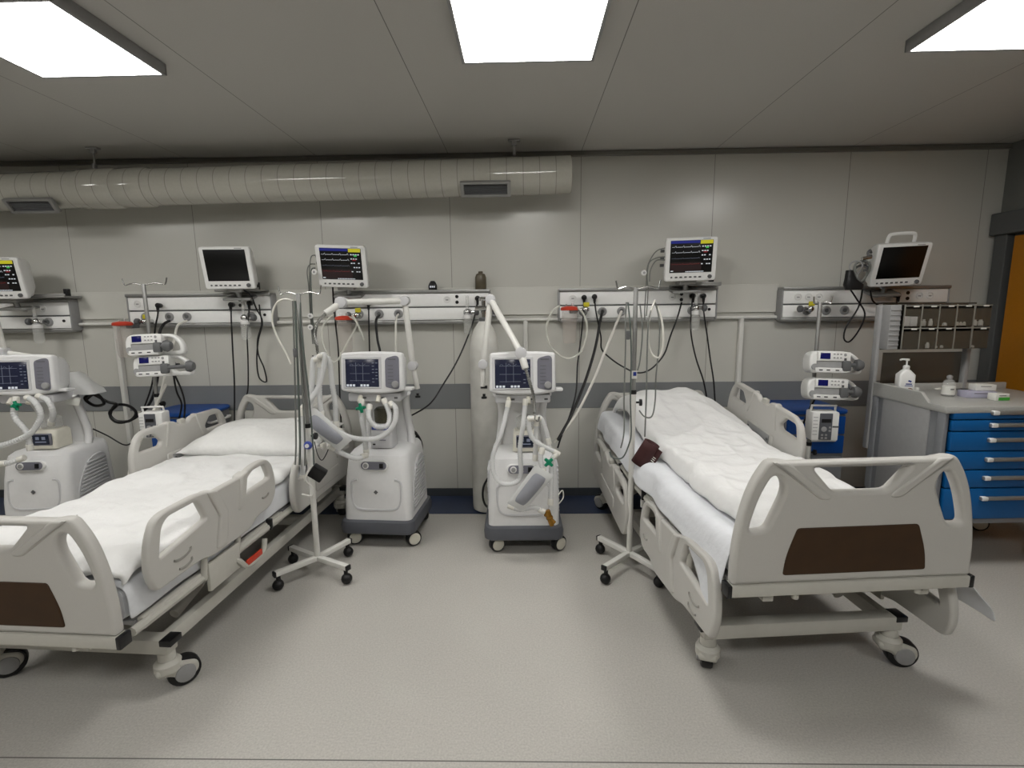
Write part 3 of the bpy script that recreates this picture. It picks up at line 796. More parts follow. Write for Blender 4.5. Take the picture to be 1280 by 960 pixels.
        b = B(); b.loft([(.64, .02, .20, .17, .15, .02), (.66, .02, .20, .17, .15, .02), (.75, .02, .21, .16, .14, .02), (.765, .02, .21, .14, .12, .02)])
        o = b.build('humidifier', CREAM, t)
        d = B(); d.box((.02, .128, .705), (.125, .010, .082), .004); d.build('display', KEYP, o)
        d = B(); d.box((.015, .122, .705), (.105, .004, .066), .002); d.build('display_glass', SCRD, o)
        d = B(); d.box((-.005, .119, .715), (.022, .002, .02)); d.box((.035, .119, .715), (.022, .002, .02)); d.box((.015, .119, .69), (.07, .002, .008)); d.build('display_digits', G_D, o)
        b = B(); b.lathe([(.055, .768), (.06, .78), (.06, .84), (.03, .86)], c=(.02, .22, 0), seg=24); b.build('water_chamber', CLEAR, o)
    return t
V1 = (-.96, 3.075, 0); V1r = R(-4); V2 = (.0, 2.985, 0); V2r = R(1); V0 = (-3.25, 3.10, 0); V0r = R(4)
ventilator('white ventilator with a blue-topped humidifier, standing between the left bed and the oxygen cylinder', V1, V1r, 'cassette')
ventilator('white ventilator in front of the oxygen cylinder, amber valve hanging at its base', V2, V2r, 'display')
ventilator('white ventilator at the far left edge, partly hidden behind the left bed', V0, V0r, 'display', 3)

t = thing('plastic_cover', 'crumpled translucent plastic cover bulging behind the screen of the far left ventilator', 'plastic cover', at(100, 478, 3.42))
b = B(); b.loft([(-.075, .04, 0, .20, .14, .03), (-.05, .03, 0, .19, .15, .04), (.0, .0, .0, .15, .13, .05), (.05, -.03, 0, .11, .10, .04), (.075, -.04, .0, .06, .06, .025)])
for v in b.bm.verts: v.co += Vector((noise.noise(v.co*14), noise.noise(v.co*14+Vector((9, 0, 0))), 0))*.02
b.build('cover_film', BAGW, t)
b = B(); b.box((0, 0, 0), (.075, .004, .06), .001); o = b.build('paper_tag', LABELP, None, loc=at(92, 501, 3.36), rot=(R(-12), R(14), R(18))); tag(o, 'white paper tag stuck on the neck of the far left ventilator', 'tag')
# articulated arms: joints and links are parts of the arm, the arm rests in its ventilator's bracket
def arm(label, pts, radii, joints, flex, hold, r_flex=.009):
    o = at(*pts[0]); t = thing('support_arm', label, 'hose support arm', o, group='ventilator hose arms')
    P = [at(*p)-o for p in pts]
    for i, (a, b2) in enumerate(zip(P, P[1:])):
        B().cyl(a, b2, radii[i], radii[i]*.92, bev=.003).build('arm_link', WPAINT, t)
    for i in joints:
        d = Vector((0, 1, 0)); b = B(); b.cyl(P[i]-d*.03, P[i]+d*.03, radii[min(i, len(radii)-1)]*1.55, bev=.005); b.build('joint', VW2, t)
    if flex:
        F = [at(*p)-o for p in flex]
        B().tube(F, r_flex, seg=8, ridge=.12).build('flexible_neck', STEEL, t)
    if hold:
        h = at(*hold)-o; b = B(); b.tube([h+Vector((0, 0, .03)), h, h+Vector((-.02, 0, -.015)), h+Vector((-.028, 0, .01))], .006); b.tube([h, h+Vector((.02, 0, -.015)), h+Vector((.028, 0, .01))], .006)
        b.build('hose_hook', STEEL, t)
    return t
arm('white jointed arm bent over at the top, rising from the ventilator beside the left bed',
    [(522, 486, 3.28), (516, 457, 3.27), (506, 376, 3.22), (427, 378, 3.05), (407, 392, 3.0)], [.017, .02, .02, .022], [1, 2, 3],
    [(407, 392, 3.0), (398, 402, 2.99), (394, 418, 2.98), (396, 432, 2.97), (397, 441, 2.97)], (397, 446, 2.97))
arm('white jointed arm crossing down in front of the ventilator screen, before the oxygen cylinder',
    [(603, 483, 3.16), (604, 455, 3.16), (613, 374, 3.18), (651, 441, 2.90), (657, 461, 2.87)], [.017, .02, .02, .022], [1, 2, 3],
    [(657, 461, 2.87), (662, 477, 2.86), (667, 496, 2.85), (668, 517, 2.85)], (668, 523, 2.85))
arm('white jointed arm of the far left ventilator, cut off by the photo edge',
    [(40, 446, 3.25), (4, 440, 3.2), (-22, 330, 3.15), (-90, 340, 3.0)], [.017, .02, .02], [1, 2], None, None)
for px, py, yy, nm in ((577-55, 489, 3.27, 'jointed arm beside the left bed'), (605, 490, 3.16, 'jointed arm before the oxygen cylinder')):
    p = at(px, py, yy); b = B(); b.lathe([(.018, -.012), (.018, 0), (.009, .002), (.009, .018)], seg=16)
    tag(b.build('clamp_knob', BLKP, None, loc=p+Vector((0, 0, -.03))), 'black clamp knob under the white '+nm, 'clamp knob', 'clamp knobs')

# breathing circuits
def circuit(label, hoses, r=.0158):
    o = at(*hoses[0][0]); t = thing('breathing_circuit', label, 'breathing hose set', o, group='corrugated breathing circuits')
    for h in hoses:
        P = [at(*p)-o for p in h]
        B().tube(P, r, seg=10, ridge=.09, sub=8).build('hose', HOSE, t)
        for e in (P[0], P[-1]):
            n = P[1] if e is P[0] else P[-2]; d = (n-e).normalized()
            B().cyl(e-d*.005, e+d*.035, r*1.18, bev=.002, seg=12).build('cuff', CWHITE, t)
    return t, o
def star(b, c, r, n=4, rot=0.0, th=.02):
    for k in range(n):
        a = rot+2*PI*k/n; b.cyl(c, c+Vector((math.cos(a)*r, 0, math.sin(a)*r)), th*.45, th*.38, seg=10)
    b.cyl(c-Vector((0, .012, 0)), c+Vector((0, .012, 0)), th*.6, seg=14)
t, o = circuit('breathing hoses draped from the long arm beside the left bed', [
    [(400, 448, 2.97), (392, 450, 2.97), (390, 475, 2.96), (389, 500, 2.95), (384, 520, 2.93)],
    [(399, 446, 2.96), (406, 444, 2.95), (403, 466, 2.94), (396, 488, 2.92), (378, 511, 2.88)],
    [(401, 452, 2.98), (399, 480, 2.98), (400, 505, 2.98), (403, 521, 2.98)],
    [(402, 447, 2.99), (411, 450, 3.0), (415, 478, 3.0), (419, 505, 3.0), (420, 533, 3.0)],
    [(420, 536, 3.0), (434, 545, 2.98), (453, 549, 2.98), (474, 547, 2.98), (491, 533, 2.99), (495, 512, 3.02), (488, 504, 3.06)],
    [(480, 500, 3.10), (487, 518, 3.04), (484, 532, 3.0), (470, 533, 3.0), (461, 522, 3.0), (462, 507, 3.05)],
    [(452, 500, 3.10), (452, 520, 3.05), (456, 545, 3.04), (458, 567, 3.07)],
    [(412, 558, 2.93), (428, 567, 2.97), (446, 573, 3.0), (458, 569, 3.05)],
    [(378, 512, 2.88), (380, 545, 2.88), (379, 575, 2.88), (378, 600, 2.88)]])
b = B(); star(b, at(451, 510, 3.03)-o, .030, 4, .2, .024); b.build('connector', GREEN, t)
t, o = circuit('breathing hoses hanging on the front of the ventilator before the oxygen cylinder', [
    [(657, 500, 2.98), (654, 530, 2.93), (650, 560, 2.92), (650, 598, 2.92), (630, 605, 2.91), (618, 593, 2.92), (616, 570, 2.93), (627, 540, 2.95), (636, 502, 3.0)],
    [(667, 523, 2.85), (661, 524, 2.85), (664, 545, 2.85), (676, 556, 2.85), (690, 563, 2.86), (698, 568, 2.86)],
    [(669, 523, 2.86), (676, 523, 2.87), (682, 537, 2.87), (686, 554, 2.88)],
    [(671, 525, 2.87), (670, 545, 2.88), (669, 575, 2.88)],
    [(678, 560, 2.85), (676, 575, 2.84), (680, 592, 2.83)],
    [(696, 566, 2.86), (690, 575, 2.85), (689, 600, 2.84), (688, 630, 2.84)],
    [(636, 632, 2.85), (650, 637, 2.84), (668, 634, 2.83), (680, 640, 2.83)]], .0145)
b = B(); star(b, at(686, 578, 2.83)-o, .030, 4, PI/4, .024); b.build('connector', GREEN, t)
b = B(); p = at(684, 638, 2.83)-o; e = at(690, 657, 2.83)-o; d = (e-p)
b.cyl(p, p+d*.4, .017, bev=.002); b.cyl(p+d*.4, p+d*.55, .021, bev=.003); b.cyl(p+d*.55, e, .017, .014, bev=.002); b.sph(p+d*.3+Vector((-.016, 0, 0)), .012); b.cyl(p+d*.5, p+d*.5+Vector((.03, 0, -.03)), .011)
b.build('exhalation_valve', GOLD, t)
t, o = circuit('breathing hoses on the ventilator at the far left, green connector below its screen', [
    [(20, 497, 3.08), (18, 520, 3.04), (33, 540, 3.04), (38, 562, 3.04)],
    [(34, 497, 3.10), (44, 503, 3.05), (51, 520, 3.04), (40, 540, 3.03), (22, 550, 3.02), (2, 557, 3.0), (-20, 562, 3.0)],
    [(48, 495, 3.12), (60, 501, 3.09), (66, 515, 3.09), (64, 530, 3.12)],
    [(0, 580, 2.97), (14, 578, 2.98), (30, 572, 3.0)]], .0165)
b = B(); star(b, at(20, 507, 3.03)-o, .030, 4, .2, .024); b.build('connector', GREEN, t)

def test_lung(label, c4, Y, puff=.028):
    """flat reservoir bag: corners TL, TR, BR, BL in the photo plane at depth Y"""
    P = [at(x, y, Y) for x, y in c4]; ctr = sum(P, Vector())/4
    P = [p-ctr for p in P]; n = 14
    root = None
    for nm, lo, hi, mt, pf in (('bag_edge', 0.0, 1.0, BAGW, puff*.55), ('bag', .12, .88, BAGG, puff)):
        t = bmesh.new()
        nrm = (P[1]-P[0]).cross(P[3]-P[0]).normalized(); nrm = nrm if nrm.y < 0 else -nrm
        for s in (1, -1):
            g = []
            for j in range(n+1):
                row = []
                for i in range(n+1):
                    u, v = lo+(hi-lo)*i/n, .04+(.92)*j/n if nm == 'bag' else j/n
                    p = (P[0]*(1-u)+P[1]*u)*(1-v)+(P[3]*(1-u)+P[2]*u)*v
                    w = math.sin(PI*i/n)**.6*math.sin(PI*j/n)**.5
                    if nm == 'bag': p = p*(1-.12*abs(2*j/n-1)**3)
                    row.append(t.verts.new(p+nrm*s*pf*w))
                g.append(row)
            for j in range(n):
                for i in range(n): t.faces.new((g[j][i], g[j][i+1], g[j+1][i+1], g[j+1][i]))
        bmesh.ops.remove_doubles(t, verts=t.verts, dist=.0005)
        b = B(); b._merge(t, None)
        if root is None: root = tag(b.build('test_lung', mt, None, loc=ctr, smooth=80), label, 'test lung bag', 'test lung bags')
        else: b.build('bladder', mt, root, smooth=80)
    return root
test_lung('grey test lung bag hanging beside the left bed by the drip stand', [(371, 526), (392, 508), (440, 550), (424, 564)], 2.90)
test_lung('grey test lung bag hanging low on the ventilator before the oxygen cylinder', [(669, 581), (693, 595), (654, 640), (634, 629)], 2.80)
# ================================================================== DRIP STANDS
def drip_stand(label, x, y, legs_a, ztop, hooks, z_split=.96, base=True):
    t = thing('drip_stand', label, 'drip stand', (x, y, 0), group='white drip stands')
    if base:
        for a in legs_a:
            e = Vector((math.cos(a), math.sin(a), 0))
            b = B(); b.box(e*.127+Vector((0, 0, .10)), (.245, .032, .028), .003, rot=rmat(0, 0, a)); b.build('leg', WPAINT, t)
            b = B(); b.box(e*.252+Vector((0, 0, .10)), (.012, .034, .03), .003, rot=rmat(0, 0, a)); b.build('leg_cap', BLKP, t)
            c = B(); c.cyl(e*.232+Vector((0, 0, .088)), e*.232+Vector((0, 0, .05)), .012, seg=12); c.sph(e*.236+Vector((0, 0, .031)), .031, (1, 1, 1), 16); c.build('caster', BLACK, t)
    b = B(); b.cyl((0, 0, .085 if base else .02), (0, 0, z_split), .0165, bev=.002); b.build('pole', WPAINT, t)
    b = B(); b.cyl((0, 0, z_split-.012), (0, 0, z_split+.012), .0185, bev=.002); b.build('collar', BLKP, t)
    b = B(); b.cyl((0, 0, z_split), (0, 0, ztop), .0125, seg=14, bev=.001); b.build('inner_rod', ALU, t)
    b = B(); b.cyl((.012, 0, z_split-.06), (.035, 0, z_split-.06), .006); b.cyl((.033, -.004, z_split-.06), (.05, -.006, z_split-.06), .02, bev=.004); b.build('height_knob', BLKP, t)
    for s, ln in hooks:
        b = B(); b.tube([(0, 0, ztop-.01), (s*ln*.5, -.01*s, ztop+.005), (s*ln*.92, -.02*s, ztop-.005), (s*ln, -.02*s, ztop+.006), (s*ln*1.06, -.02*s, ztop+.04)], .0045, seg=8); b.build('hook', STEEL, t)
    return t
drip_stand('white drip stand beside the left bed, black case clipped to its pole', -1.222, 2.763, [R(a) for a in (-131, 63, -28, 150)], 1.64, [(-1, .11), (1, .13)], .90)
drip_stand('white drip stand beside the right bed, maroon cuff hanging on it', .625, 2.82, [R(a) for a in (-135, 40, -58, 127)], 1.65, [(-1, .10), (1, .12)], 1.07)
ds2 = [o for o in bpy.data.objects if o.get('category') == 'drip stand'][-1]
b = B(); b.box((0, -.014, 1.17), (.03, .004, .045), .001); b.build('sticker', LABELP, ds2)
b = B(); b.box((.002, -.0165, 1.175), (.018, .001, .022)); b.build('sticker_print', LBLUE, ds2)
ps1 = drip_stand('drip stand with two syringe pumps and an infusion pump behind the left bed', -2.565, 3.42, [R(a) for a in (45, 135, 225, 315)], 1.735, [(-1, .15), (1, .17)], .97)
ps2 = drip_stand('drip stand with two syringe pumps and an infusion pump beside the medication cart', 1.965, 3.40, [R(a) for a in (60, 150, 240, 330)], 1.56, [(-1, .03), (1, .06)], .60)
k = B(); p = at(386, 556, 2.735); k.lathe([(.020, 0), (.024, .01), (.020, .022)], c=p, mat=rmat(PI/2)); o = k.build('clamp_knob', FILTERB, None, world=True)
tag(o, 'blue and white clamp knob on the drip stand beside the left bed', 'clamp knob', 'clamp knobs')
B().cyl(p-Vector((0, .02, 0)), p-Vector((0, .029, 0)), .011).build('knob_centre', WHITEP, o).location = -o.location

# ------------------------------------------------------------------ pumps
def syringe_pump(label, loc, rz, roll, pusher, back):
    t = thing('syringe_pump', label, 'syringe pump', loc, group='white syringe pumps', rot=(R(-6), R(roll), R(rz)))
    ol = rnd([(-.165, -.062, .03), (.05, -.062, .02), (.05, .062, .02), (-.15, .062, .05), (-.175, .02, .05)], .02)
    b = B(); b.mesh(plate(ol, [], .10, .012)); b.build('body', WHITEP, t)
    # guard loop at the right
    gl = rnd([(.02, .062, .02), (.10, .062, .05), (.165, .02, .06), (.18, -.055, .03), (.14, -.064, .02), (.02, -.06, .01)], .03)
    gh = rnd([(.045, .04, .01), (.10, .04, .04), (.14, .005, .04), (.152, -.038, .02), (.075, -.04, .02), (.045, -.02, .01)], .02)
    b = B(); b.mesh(plate(gl, [gh], .05, .010)); b.build('guard', WHITEP, t, loc=(0, .02, 0))
    t.scale = (1, 1, 1.15)
    b = B(); b.box((-.03, -.056, .032), (.20, .014, .050), .004); o = b.build('front_panel', WHITEP, t)
    B().box((-.085, -.0645, .034), (.06, .004, .034), .001).build('display', NAVY, o)
    b = B()
    for i in range(3):
        for j in range(2): b.box((-.03+.02*i, -.064, .045-.02*j), (.012, .003, .007), .001)
    b.cyl((.035, -.062, .042), (.035, -.066, .042), .008); b.build('keypad', LGREY, o)
    b = B(); b.box((.037, -.064, .018), (.014, .004, .014), .001); b.build('stop_key', GREYP, o)
    b = B(); b.box((-.045, -.060, -.045), (.19, .018, .026), .004); o2 = b.build('lower_rail', WHITEP, t)
    b = B()
    for x in (-.11, -.065, -.01): b.box((x, -.070, -.044), (.022, .003, .006), .001)
    b.build('rail_marks', BLKP, o2)
    B().box((-.03, -.052, -.012), (.20, .006, .036)).build('syringe_bay', LGREY, t)
    b = B(); b.box((.045, -.064, -.018), (.05, .03, .056), .008); b.cyl((.06, -.064, -.012), (.06+pusher, -.064, -.012), .011)
    b.lathe([(.012, 0), (.03, .006), (.034, .024), (.022, .05), (.01, .055)], c=(.06+pusher, -.060, -.012), mat=rmat(0, PI/2), seg=20)
    b.build('plunger_holder', GREYP, t)
    b = B(); b.lathe([(.018, 0), (.018, .012)], c=(-.142, -.048, -.028), mat=rmat(PI/2), seg=18); b.build('side_dial', LGREY, t)
    b = B(); b.box((-.01, .075, 0), (.06, .055, .05), .008); b.cyl((.0, .07, 0), (.05, .09, 0), .012); b.build('pole_clamp', GREYP, t)
    return t
def at_off(px, py, Y): return at(px, py, Y)
syringe_pump('upper syringe pump on the stand at the left, below the blank monitor', at(196, 431, 3.30), 4, -2, .02, 0)
syringe_pump('lower syringe pump on the stand at the left, its plunger drawn far out', at(205, 457, 3.30), 4, -2, .12, 0)
syringe_pump('upper syringe pump on the stand beside the medication cart', at(1042, 453, 3.28), -4, 2, .035, 0)
syringe_pump('lower syringe pump on the stand beside the medication cart', at(1039, 486, 3.28), -4, 2, .035, 0)
def infusion_pump(label, loc, rz, k=1.0):
    t = thing('infusion_pump', label, 'infusion pump', loc, rz, 'white infusion pumps')
    t.scale = (k, k, k)
    b = B(); b.box((0, 0, 0), (.19, .12, .22), .014); b.build('body', WHITEP, t)
    b = B(); b.tube([(-.085, .0, .10), (-.082, -.01, .145), (-.07, -.015, .15), (.07, -.015, .15), (.082, -.01, .145), (.085, 0, .10)], .008, sub=4); b.build('handle', WHITEP, t)
    b = B(); b.box((-.0, -.060, .0), (.088, .012, .20), .004); o = b.build('front_panel', VG, t)
    B().box((0, -.067, .045), (.066, .003, .028), .001).build('display', BLKP, o)
    b = B(); b.cyl((-.012, -.064, -.018), (-.012, -.070, -.018), .020, bev=.003, seg=12)
    b.build('arrow_key', LGREY, o)
    b = B()
    for x, z in ((.028, -.005), (.028, -.03), (-.022, -.062), (.005, -.062), (-.022, -.085), (.005, -.085)): b.box((x, -.067, z), (.016, .004, .014), .002)
    b.build('keypad', LGREY, o)
    b = B(); b.box((.07, -.060, .0), (.045, .006, .012), .002); b.build('door_latch', GREYP, t)
    b = B()
    for k in range(6): b.box((-.071, -.060, .07-.026*k), (.03, .004, .004))
    b.build('side_ribs', LGREY, t)
    b = B(); b.box((0, .082, 0), (.06, .05, .06), .008); b.build('pole_clamp', GREYP, t)
    return t
infusion_pump('infusion pump with a dark keypad clamped low on the stand at the left', at(194, 530, 3.29), R(6), .8)
infusion_pump('infusion pump with a dark keypad clamped low on the stand beside the medication cart', at(1027, 531, 3.28), R(-6), .88)

# ================================================================== BEDSIDE CABINETS
def cabinet(label, x0, x1, y0, y1, z, drawers_z, side=1):
    t = thing('bedside_cabinet', label, 'bedside cabinet', ((x0+x1)/2, (y0+y1)/2, 0), group='blue-topped bedside cabinets')
    w, d = x1-x0, y1-y0
    b = B(); b.loft([(z-.03, 0, 0, w-.02, d-.02, .06), (z-.022, 0, 0, w, d, .07), (z-.006, 0, 0, w, d, .07), (z, 0, 0, w-.016, d-.016, .065)], n=6); b.build('top', BLUET, t)
    b = B(); b.box((0, .0, (z-.03+.08)/2), (w-.05, d-.05, z-.03-.08), .01); b.build('body', GREYC, t)
    zt = z-.045
    for k in range(2):
        h = .13; zc = zt-h/2-k*(h+.012)
        b = B(); b.box((0, -d/2+.018, zc), (w-.07, .02, h), .006); o = b.build('drawer', BLUET, t)
        b = B(); b.box((0, -d/2+.0, zc+.035), (w-.2, .02, .018), .006); b.build('handle', WHITEP, o)
    b = B(); b.box((0, -d/2+.018, (zt-.30+.09)/2), (w-.07, .02, zt-.30-.09), .006); o = b.build('cabinet_door', GREYC, t)
    b = B(); b.tube([(side*(w/2-.022), -.12, z-.085), (side*(w/2+.012), -.11, z-.085), (side*(w/2+.012), .11, z-.085), (side*(w/2-.022), .12, z-.085)], .009, sub=3); b.build('towel_rail', WHITEP, t)
    for sx in (-1, 1):
        for sy in (-1, 1):
            b = B(); b.cyl((sx*(w/2-.06), sy*(d/2-.06), .085), (sx*(w/2-.06), sy*(d/2-.06), .04), .012); b.cyl((sx*(w/2-.06)-.012, sy*(d/2-.06), .03), (sx*(w/2-.06)+.012, sy*(d/2-.06), .03), .03, bev=.005); b.build('caster', BLKP, t)
    return t
cabinet('blue-topped bedside cabinet against the wall behind the left bed', -2.82, -2.36, 3.60, 3.985, .80, .1, 1)
cabinet('blue-topped bedside cabinet against the wall behind the right bed', 1.86, 2.34, 3.55, 3.985, .80, .1, -1)

# ================================================================== OXYGEN CYLINDER
p = at(605, 500, 3.72)
t = thing('oxygen_cylinder', 'tall scuffed white oxygen cylinder standing against the wall behind a ventilator', 'gas cylinder', (p.x+.01, 3.72, 0))
b = B(); b.lathe([(.085, .006), (.106, .02), (.1095, .05), (.1095, 1.20), (.106, 1.27), (.094, 1.34), (.072, 1.40), (.044, 1.44), (.034, 1.455)], seg=40); b.build('shell', CYLM, t)
b = B(); b.lathe([(.034, 1.45), (.036, 1.455), (.036, 1.475), (.03, 1.48)], seg=24); b.build('neck_ring', GREYP, t)
b = B(); b.cyl((0, 0, 1.47), (0, 0, 1.60), .016); b.cyl((-.06, -.01, 1.545), (.06, -.01, 1.545), .015); b.lathe([(.03, 0), (.034, .006), (.034, .02), (.02, .03)], c=(0, 0, 1.60), seg=12); b.build('valve', CHROME, t)
b = B(); b.lathe([(.034, 0), (.034, .02), (.028, .026)], c=(.075, -.02, 1.555), mat=rmat(PI/2), seg=20); b.build('pressure_gauge', BLKP, t)
b = B(); b.box((0, -.109, .98), (.05, .012, .022), .003, rot=rmat(0, 0, 0)); b.build('label_strip', BLKP, t)

# ================================================================== SMALL THINGS ON AND UNDER THE CONSOLES
def canister(label, px, py, Y, h=.25, tail=None):
    p = at(px, py, Y); t = thing('suction_canister', label, 'suction canister', p, group='suction canisters with red lids')
    b = B(); b.lathe([(.062, -.012), (.066, -.008), (.066, .006), (.058, .014), (.02, .02)], seg=28); b.build('lid', RED, t)
    b = B(); b.lathe([(.058, -.012), (.056, -.06), (.050, -h+.02), (.044, -h)], seg=28); b.build('jar', PINK, t)
    b = B(); b.cyl((.02, 0, .012), (.02, 0, .04), .009); b.cyl((-.025, 0, .012), (-.025, 0, .035), .008); b.build('spout', CLEAR, t)
    b = B(); b.box((.03, .06, -.02), (.05, .08, .03), .006); b.build('bracket', GREYP, t)
    return t
canister('suction canister with a red lid at the left, beside the stand with syringe pumps', 153, 405, 3.74)
canister('suction canister with a red lid behind the long ventilator arm beside the left bed', 430, 398, 3.74)
canister('suction canister with a red lid and looped clear tube, left of the right bed', 712, 386, 3.72)
def regulator(label, px, py, s, tagged, bottle=False):
    p = at(px, py, 3.86); t = thing('gas_regulator', label, 'gas regulator', p, group='regulators plugged into the consoles')
    b = B(); b.cyl((0, .045, 0), (0, -.03, 0), .02, bev=.004); b.cyl((-.055*s, -.02, 0), (.03*s, -.02, 0), .013, bev=.003); b.sph((0, -.03, 0), .026); b.build('body', CHROME, t)
    b = B(); b.lathe([(.022, 0), (.026, .006), (.026, .022), (.018, .03)], c=(-.055*s, -.02, 0), mat=rmat(0, -s*PI/2), seg=16); b.build('knob', GREYP, t)
    if tagged: b = B(); b.box((.008, -.03, .038), (.045, .012, .034), .008); b.build('tag', YEL, t)
    if bottle:
        b = B(); b.lathe([(.03, -.05), (.034, -.056), (.034, -.15), (.028, -.165)], c=(0, -.025, 0), seg=20); b.build('humidifier_jar', CLEAR, t)
        b = B(); b.cyl((0, -.025, -.05), (0, -.025, -.02), .032, bev=.003); b.build('jar_cap', WHITEP, t)
        b = B(); b.cyl((.0, -.035, .01), (.0, -.035, .12), .012); b.build('flow_tube', CLEAR, t)
    return t
regulator('regulator at the left behind the screen of the side-on ventilator, on the far left console', 50, 402, 1, False, True)
regulator('regulator with a yellow tag on the console behind the left syringe pump stand', 185, 402, 1, True)
regulator('chrome flowmeter with a jar, under the blank monitor', 308, 397, -1, False, True)
regulator('regulator with a yellow tag behind the bent ventilator arm', 448, 394, 1, True)
regulator('chrome flowmeter with a clear jar near the brown bottle', 585, 390, -1, False, True)
regulator('regulator with a yellow tag above the looped suction tube', 731, 387, 1, True)
regulator('chrome flowmeter with a clear jar under the monitor by the right bed', 868, 385, -1, False, True)
regulator('regulator with a yellow tag above the pumps by the medication cart', 1010, 386, 1, True)
p = at(601, 358, 3.93); b = B(); b.lathe([(.04, 0), (.043, .004), (.043, .09), (.034, .115), (.018, .122), (.018, .135), (.014, .137)], c=(p.x, 3.93, 1.69), seg=28)
o = tag(b.build('bottle', BROWNB, None, world=True), 'brown plastic bottle standing on top of the console above the oxygen cylinder', 'bottle')
p = at(541, 358, 3.93); t = thing('pulse_oximeter', 'small black clip-on oximeter standing on the console left of the brown bottle', 'pulse oximeter', (p.x, 3.93, 1.692))
b = B(); b.loft([(0, 0, 0, .062, .045, .012), (.03, 0, 0, .066, .05, .016), (.05, 0, 0, .05, .04, .015), (.066, 0, 0, .03, .025, .01)]); b.build('shell', BLKP, t)
b = B()
for k in range(3): b.box((-.014+.014*k, -.0255, .022), (.008, .002, .013))
b.build('digits', G_W, t)
# monitor tray with trailing lead, left console and second console
for px, py, lab in ((62, 377, 'flat grey tray on top of the far left console'), (300, 364, 'flat dark tray under the blank monitor'), (870, 360, 'small grey tray under the lit monitor by the right bed')):
    p = at(px, py, 3.86); t = thing('console_tray', lab, 'tray', (p.x, 3.89, 1.70 if px > 100 else 1.668), group='trays on the consoles')
    b = B(); b.box((0, 0, 0), (.34, .16, .014), .005); b.box((0, -.075, .012), (.34, .008, .02), .003); b.build('tray_plate', ALU, t)
    b = B(); b.box((.12, .0, .035), (.035, .03, .055), .004); b.build('clamp', BLKP, t)

# ================================================================== CABLES AND HOSES
def cable(label, pts, r, mat, name='power_cable', cat='cable', plug=None, group='cables hanging on the back wall', end=None):
    P = [at(*p) for p in pts]; b = B(); b.tube(P, r, seg=8, sub=7)
    o = b.build(name, mat, None, world=True); tag(o, label, cat, group)
    if plug:
        d = Vector((0, 1, 0)); b = B(); b.cyl(P[0]-d*.012, P[0]+d*.03, .021, .017, bev=.004); b.cyl(P[0]+Vector((0, -.01, 0)), P[0]+Vector((0, -.012, -.05)), .013, .008)
        q = b.build('plug', BLKP if plug == 1 else CWHITE, o); q.location = -o.location
    return o
Y = 3.84
cable('black power lead plugged in left of the left syringe pump stand hoses', [(198, 382, 3.87), (197, 395, Y), (194, 410, Y), (192, 440, Y), (190, 480, Y), (176, 520, 3.8)], .006, CABLE, plug=1)
cable('thick black gas hose coiled in loops beside the far left ventilator',
      [(212, 401, 3.88), (204, 406, 3.82), (199, 420, 3.78), (199, 455, 3.76), (193, 490, 3.74), (183, 510, 3.72), (166, 524, 3.70), (148, 528, 3.68), (138, 520, 3.66), (144, 507, 3.65), (160, 507, 3.66), (170, 516, 3.67), (162, 526, 3.66), (145, 526, 3.63), (137, 516, 3.62), (146, 506, 3.61), (134, 502, 3.58), (116, 493, 3.54), (106, 498, 3.5), (118, 507, 3.5), (130, 504, 3.5), (120, 492, 3.48), (108, 499, 3.45)], .0105, CABLE, 'gas_hose', 'hose')
cable('thin black lead sagging below the coiled black hose at the left', [(116, 536, 3.55), (135, 545, 3.6), (155, 556, 3.62), (166, 552, 3.62), (176, 537, 3.62), (186, 515, 3.66)], .005, CABLE)
cable('white gas hose from the console behind the left syringe pumps', [(234, 401, 3.88), (222, 407, 3.82), (218, 425, 3.76), (212, 445, 3.72), (206, 470, 3.66), (201, 492, 3.62)], .0085, CWHITE, 'gas_hose', 'hose')
cable('white hose running down behind the raised rail of the left bed to the floor', [(208, 480, 3.44), (196, 505, 3.38), (180, 540, 3.25), (168, 572, 3.2), (161, 596, 3.15), (158, 640, 3.1)], .010, CWHITE, 'gas_hose', 'hose')
cable('pair of black leads hanging from the lower left syringe pump, one strand', [(217, 470, 3.36), (221, 490, 3.4), (227, 505, 3.45), (224, 522, 3.5)], .006, CABLE)
cable('pair of black leads hanging from the lower left syringe pump, other strand', [(219, 470, 3.36), (227, 488, 3.4), (231, 505, 3.42), (230, 524, 3.45)], .006, CABLE)
cable('long black power lead dropping straight from the console under the blank monitor', [(289, 381, 3.87), (289, 398, Y), (291, 440, Y), (293, 480, Y), (293, 530, 3.9)], .006, CABLE, plug=1)
cable('black lead dropping from the chrome flowmeter under the blank monitor', [(312, 379, 3.87), (311, 392, 3.83), (309, 420, Y), (310, 450, Y), (310, 485, Y), (306, 505, 3.88), (304, 540, 3.9)], .0055, CABLE, plug=1)
cable('black monitor lead hanging in a long loop right of the blank monitor', [(304, 362, 3.72), (314, 370, 3.75), (320, 385, 3.78), (328, 402, 3.8), (323, 425, Y), (321, 450, Y), (324, 472, Y), (333, 477, Y), (330, 460, Y), (323, 443, Y), (322, 425, Y), (327, 405, Y), (325, 390, Y), (324, 381, 3.87)], .0055, CABLE)
cable('black lead running behind the lit monitor beside the long white arm', [(416, 358, 3.75), (417, 380, 3.8), (420, 410, Y), (423, 440, Y), (425, 500, Y), (428, 560, 3.85)], .006, CABLE)
cable('thin black power lead from the middle of the console behind the ventilator screen', [(461, 379, 3.87), (461, 400, Y), (462, 440, Y), (463, 500, 3.8), (468, 545, 3.7)], .006, CABLE, plug=1)
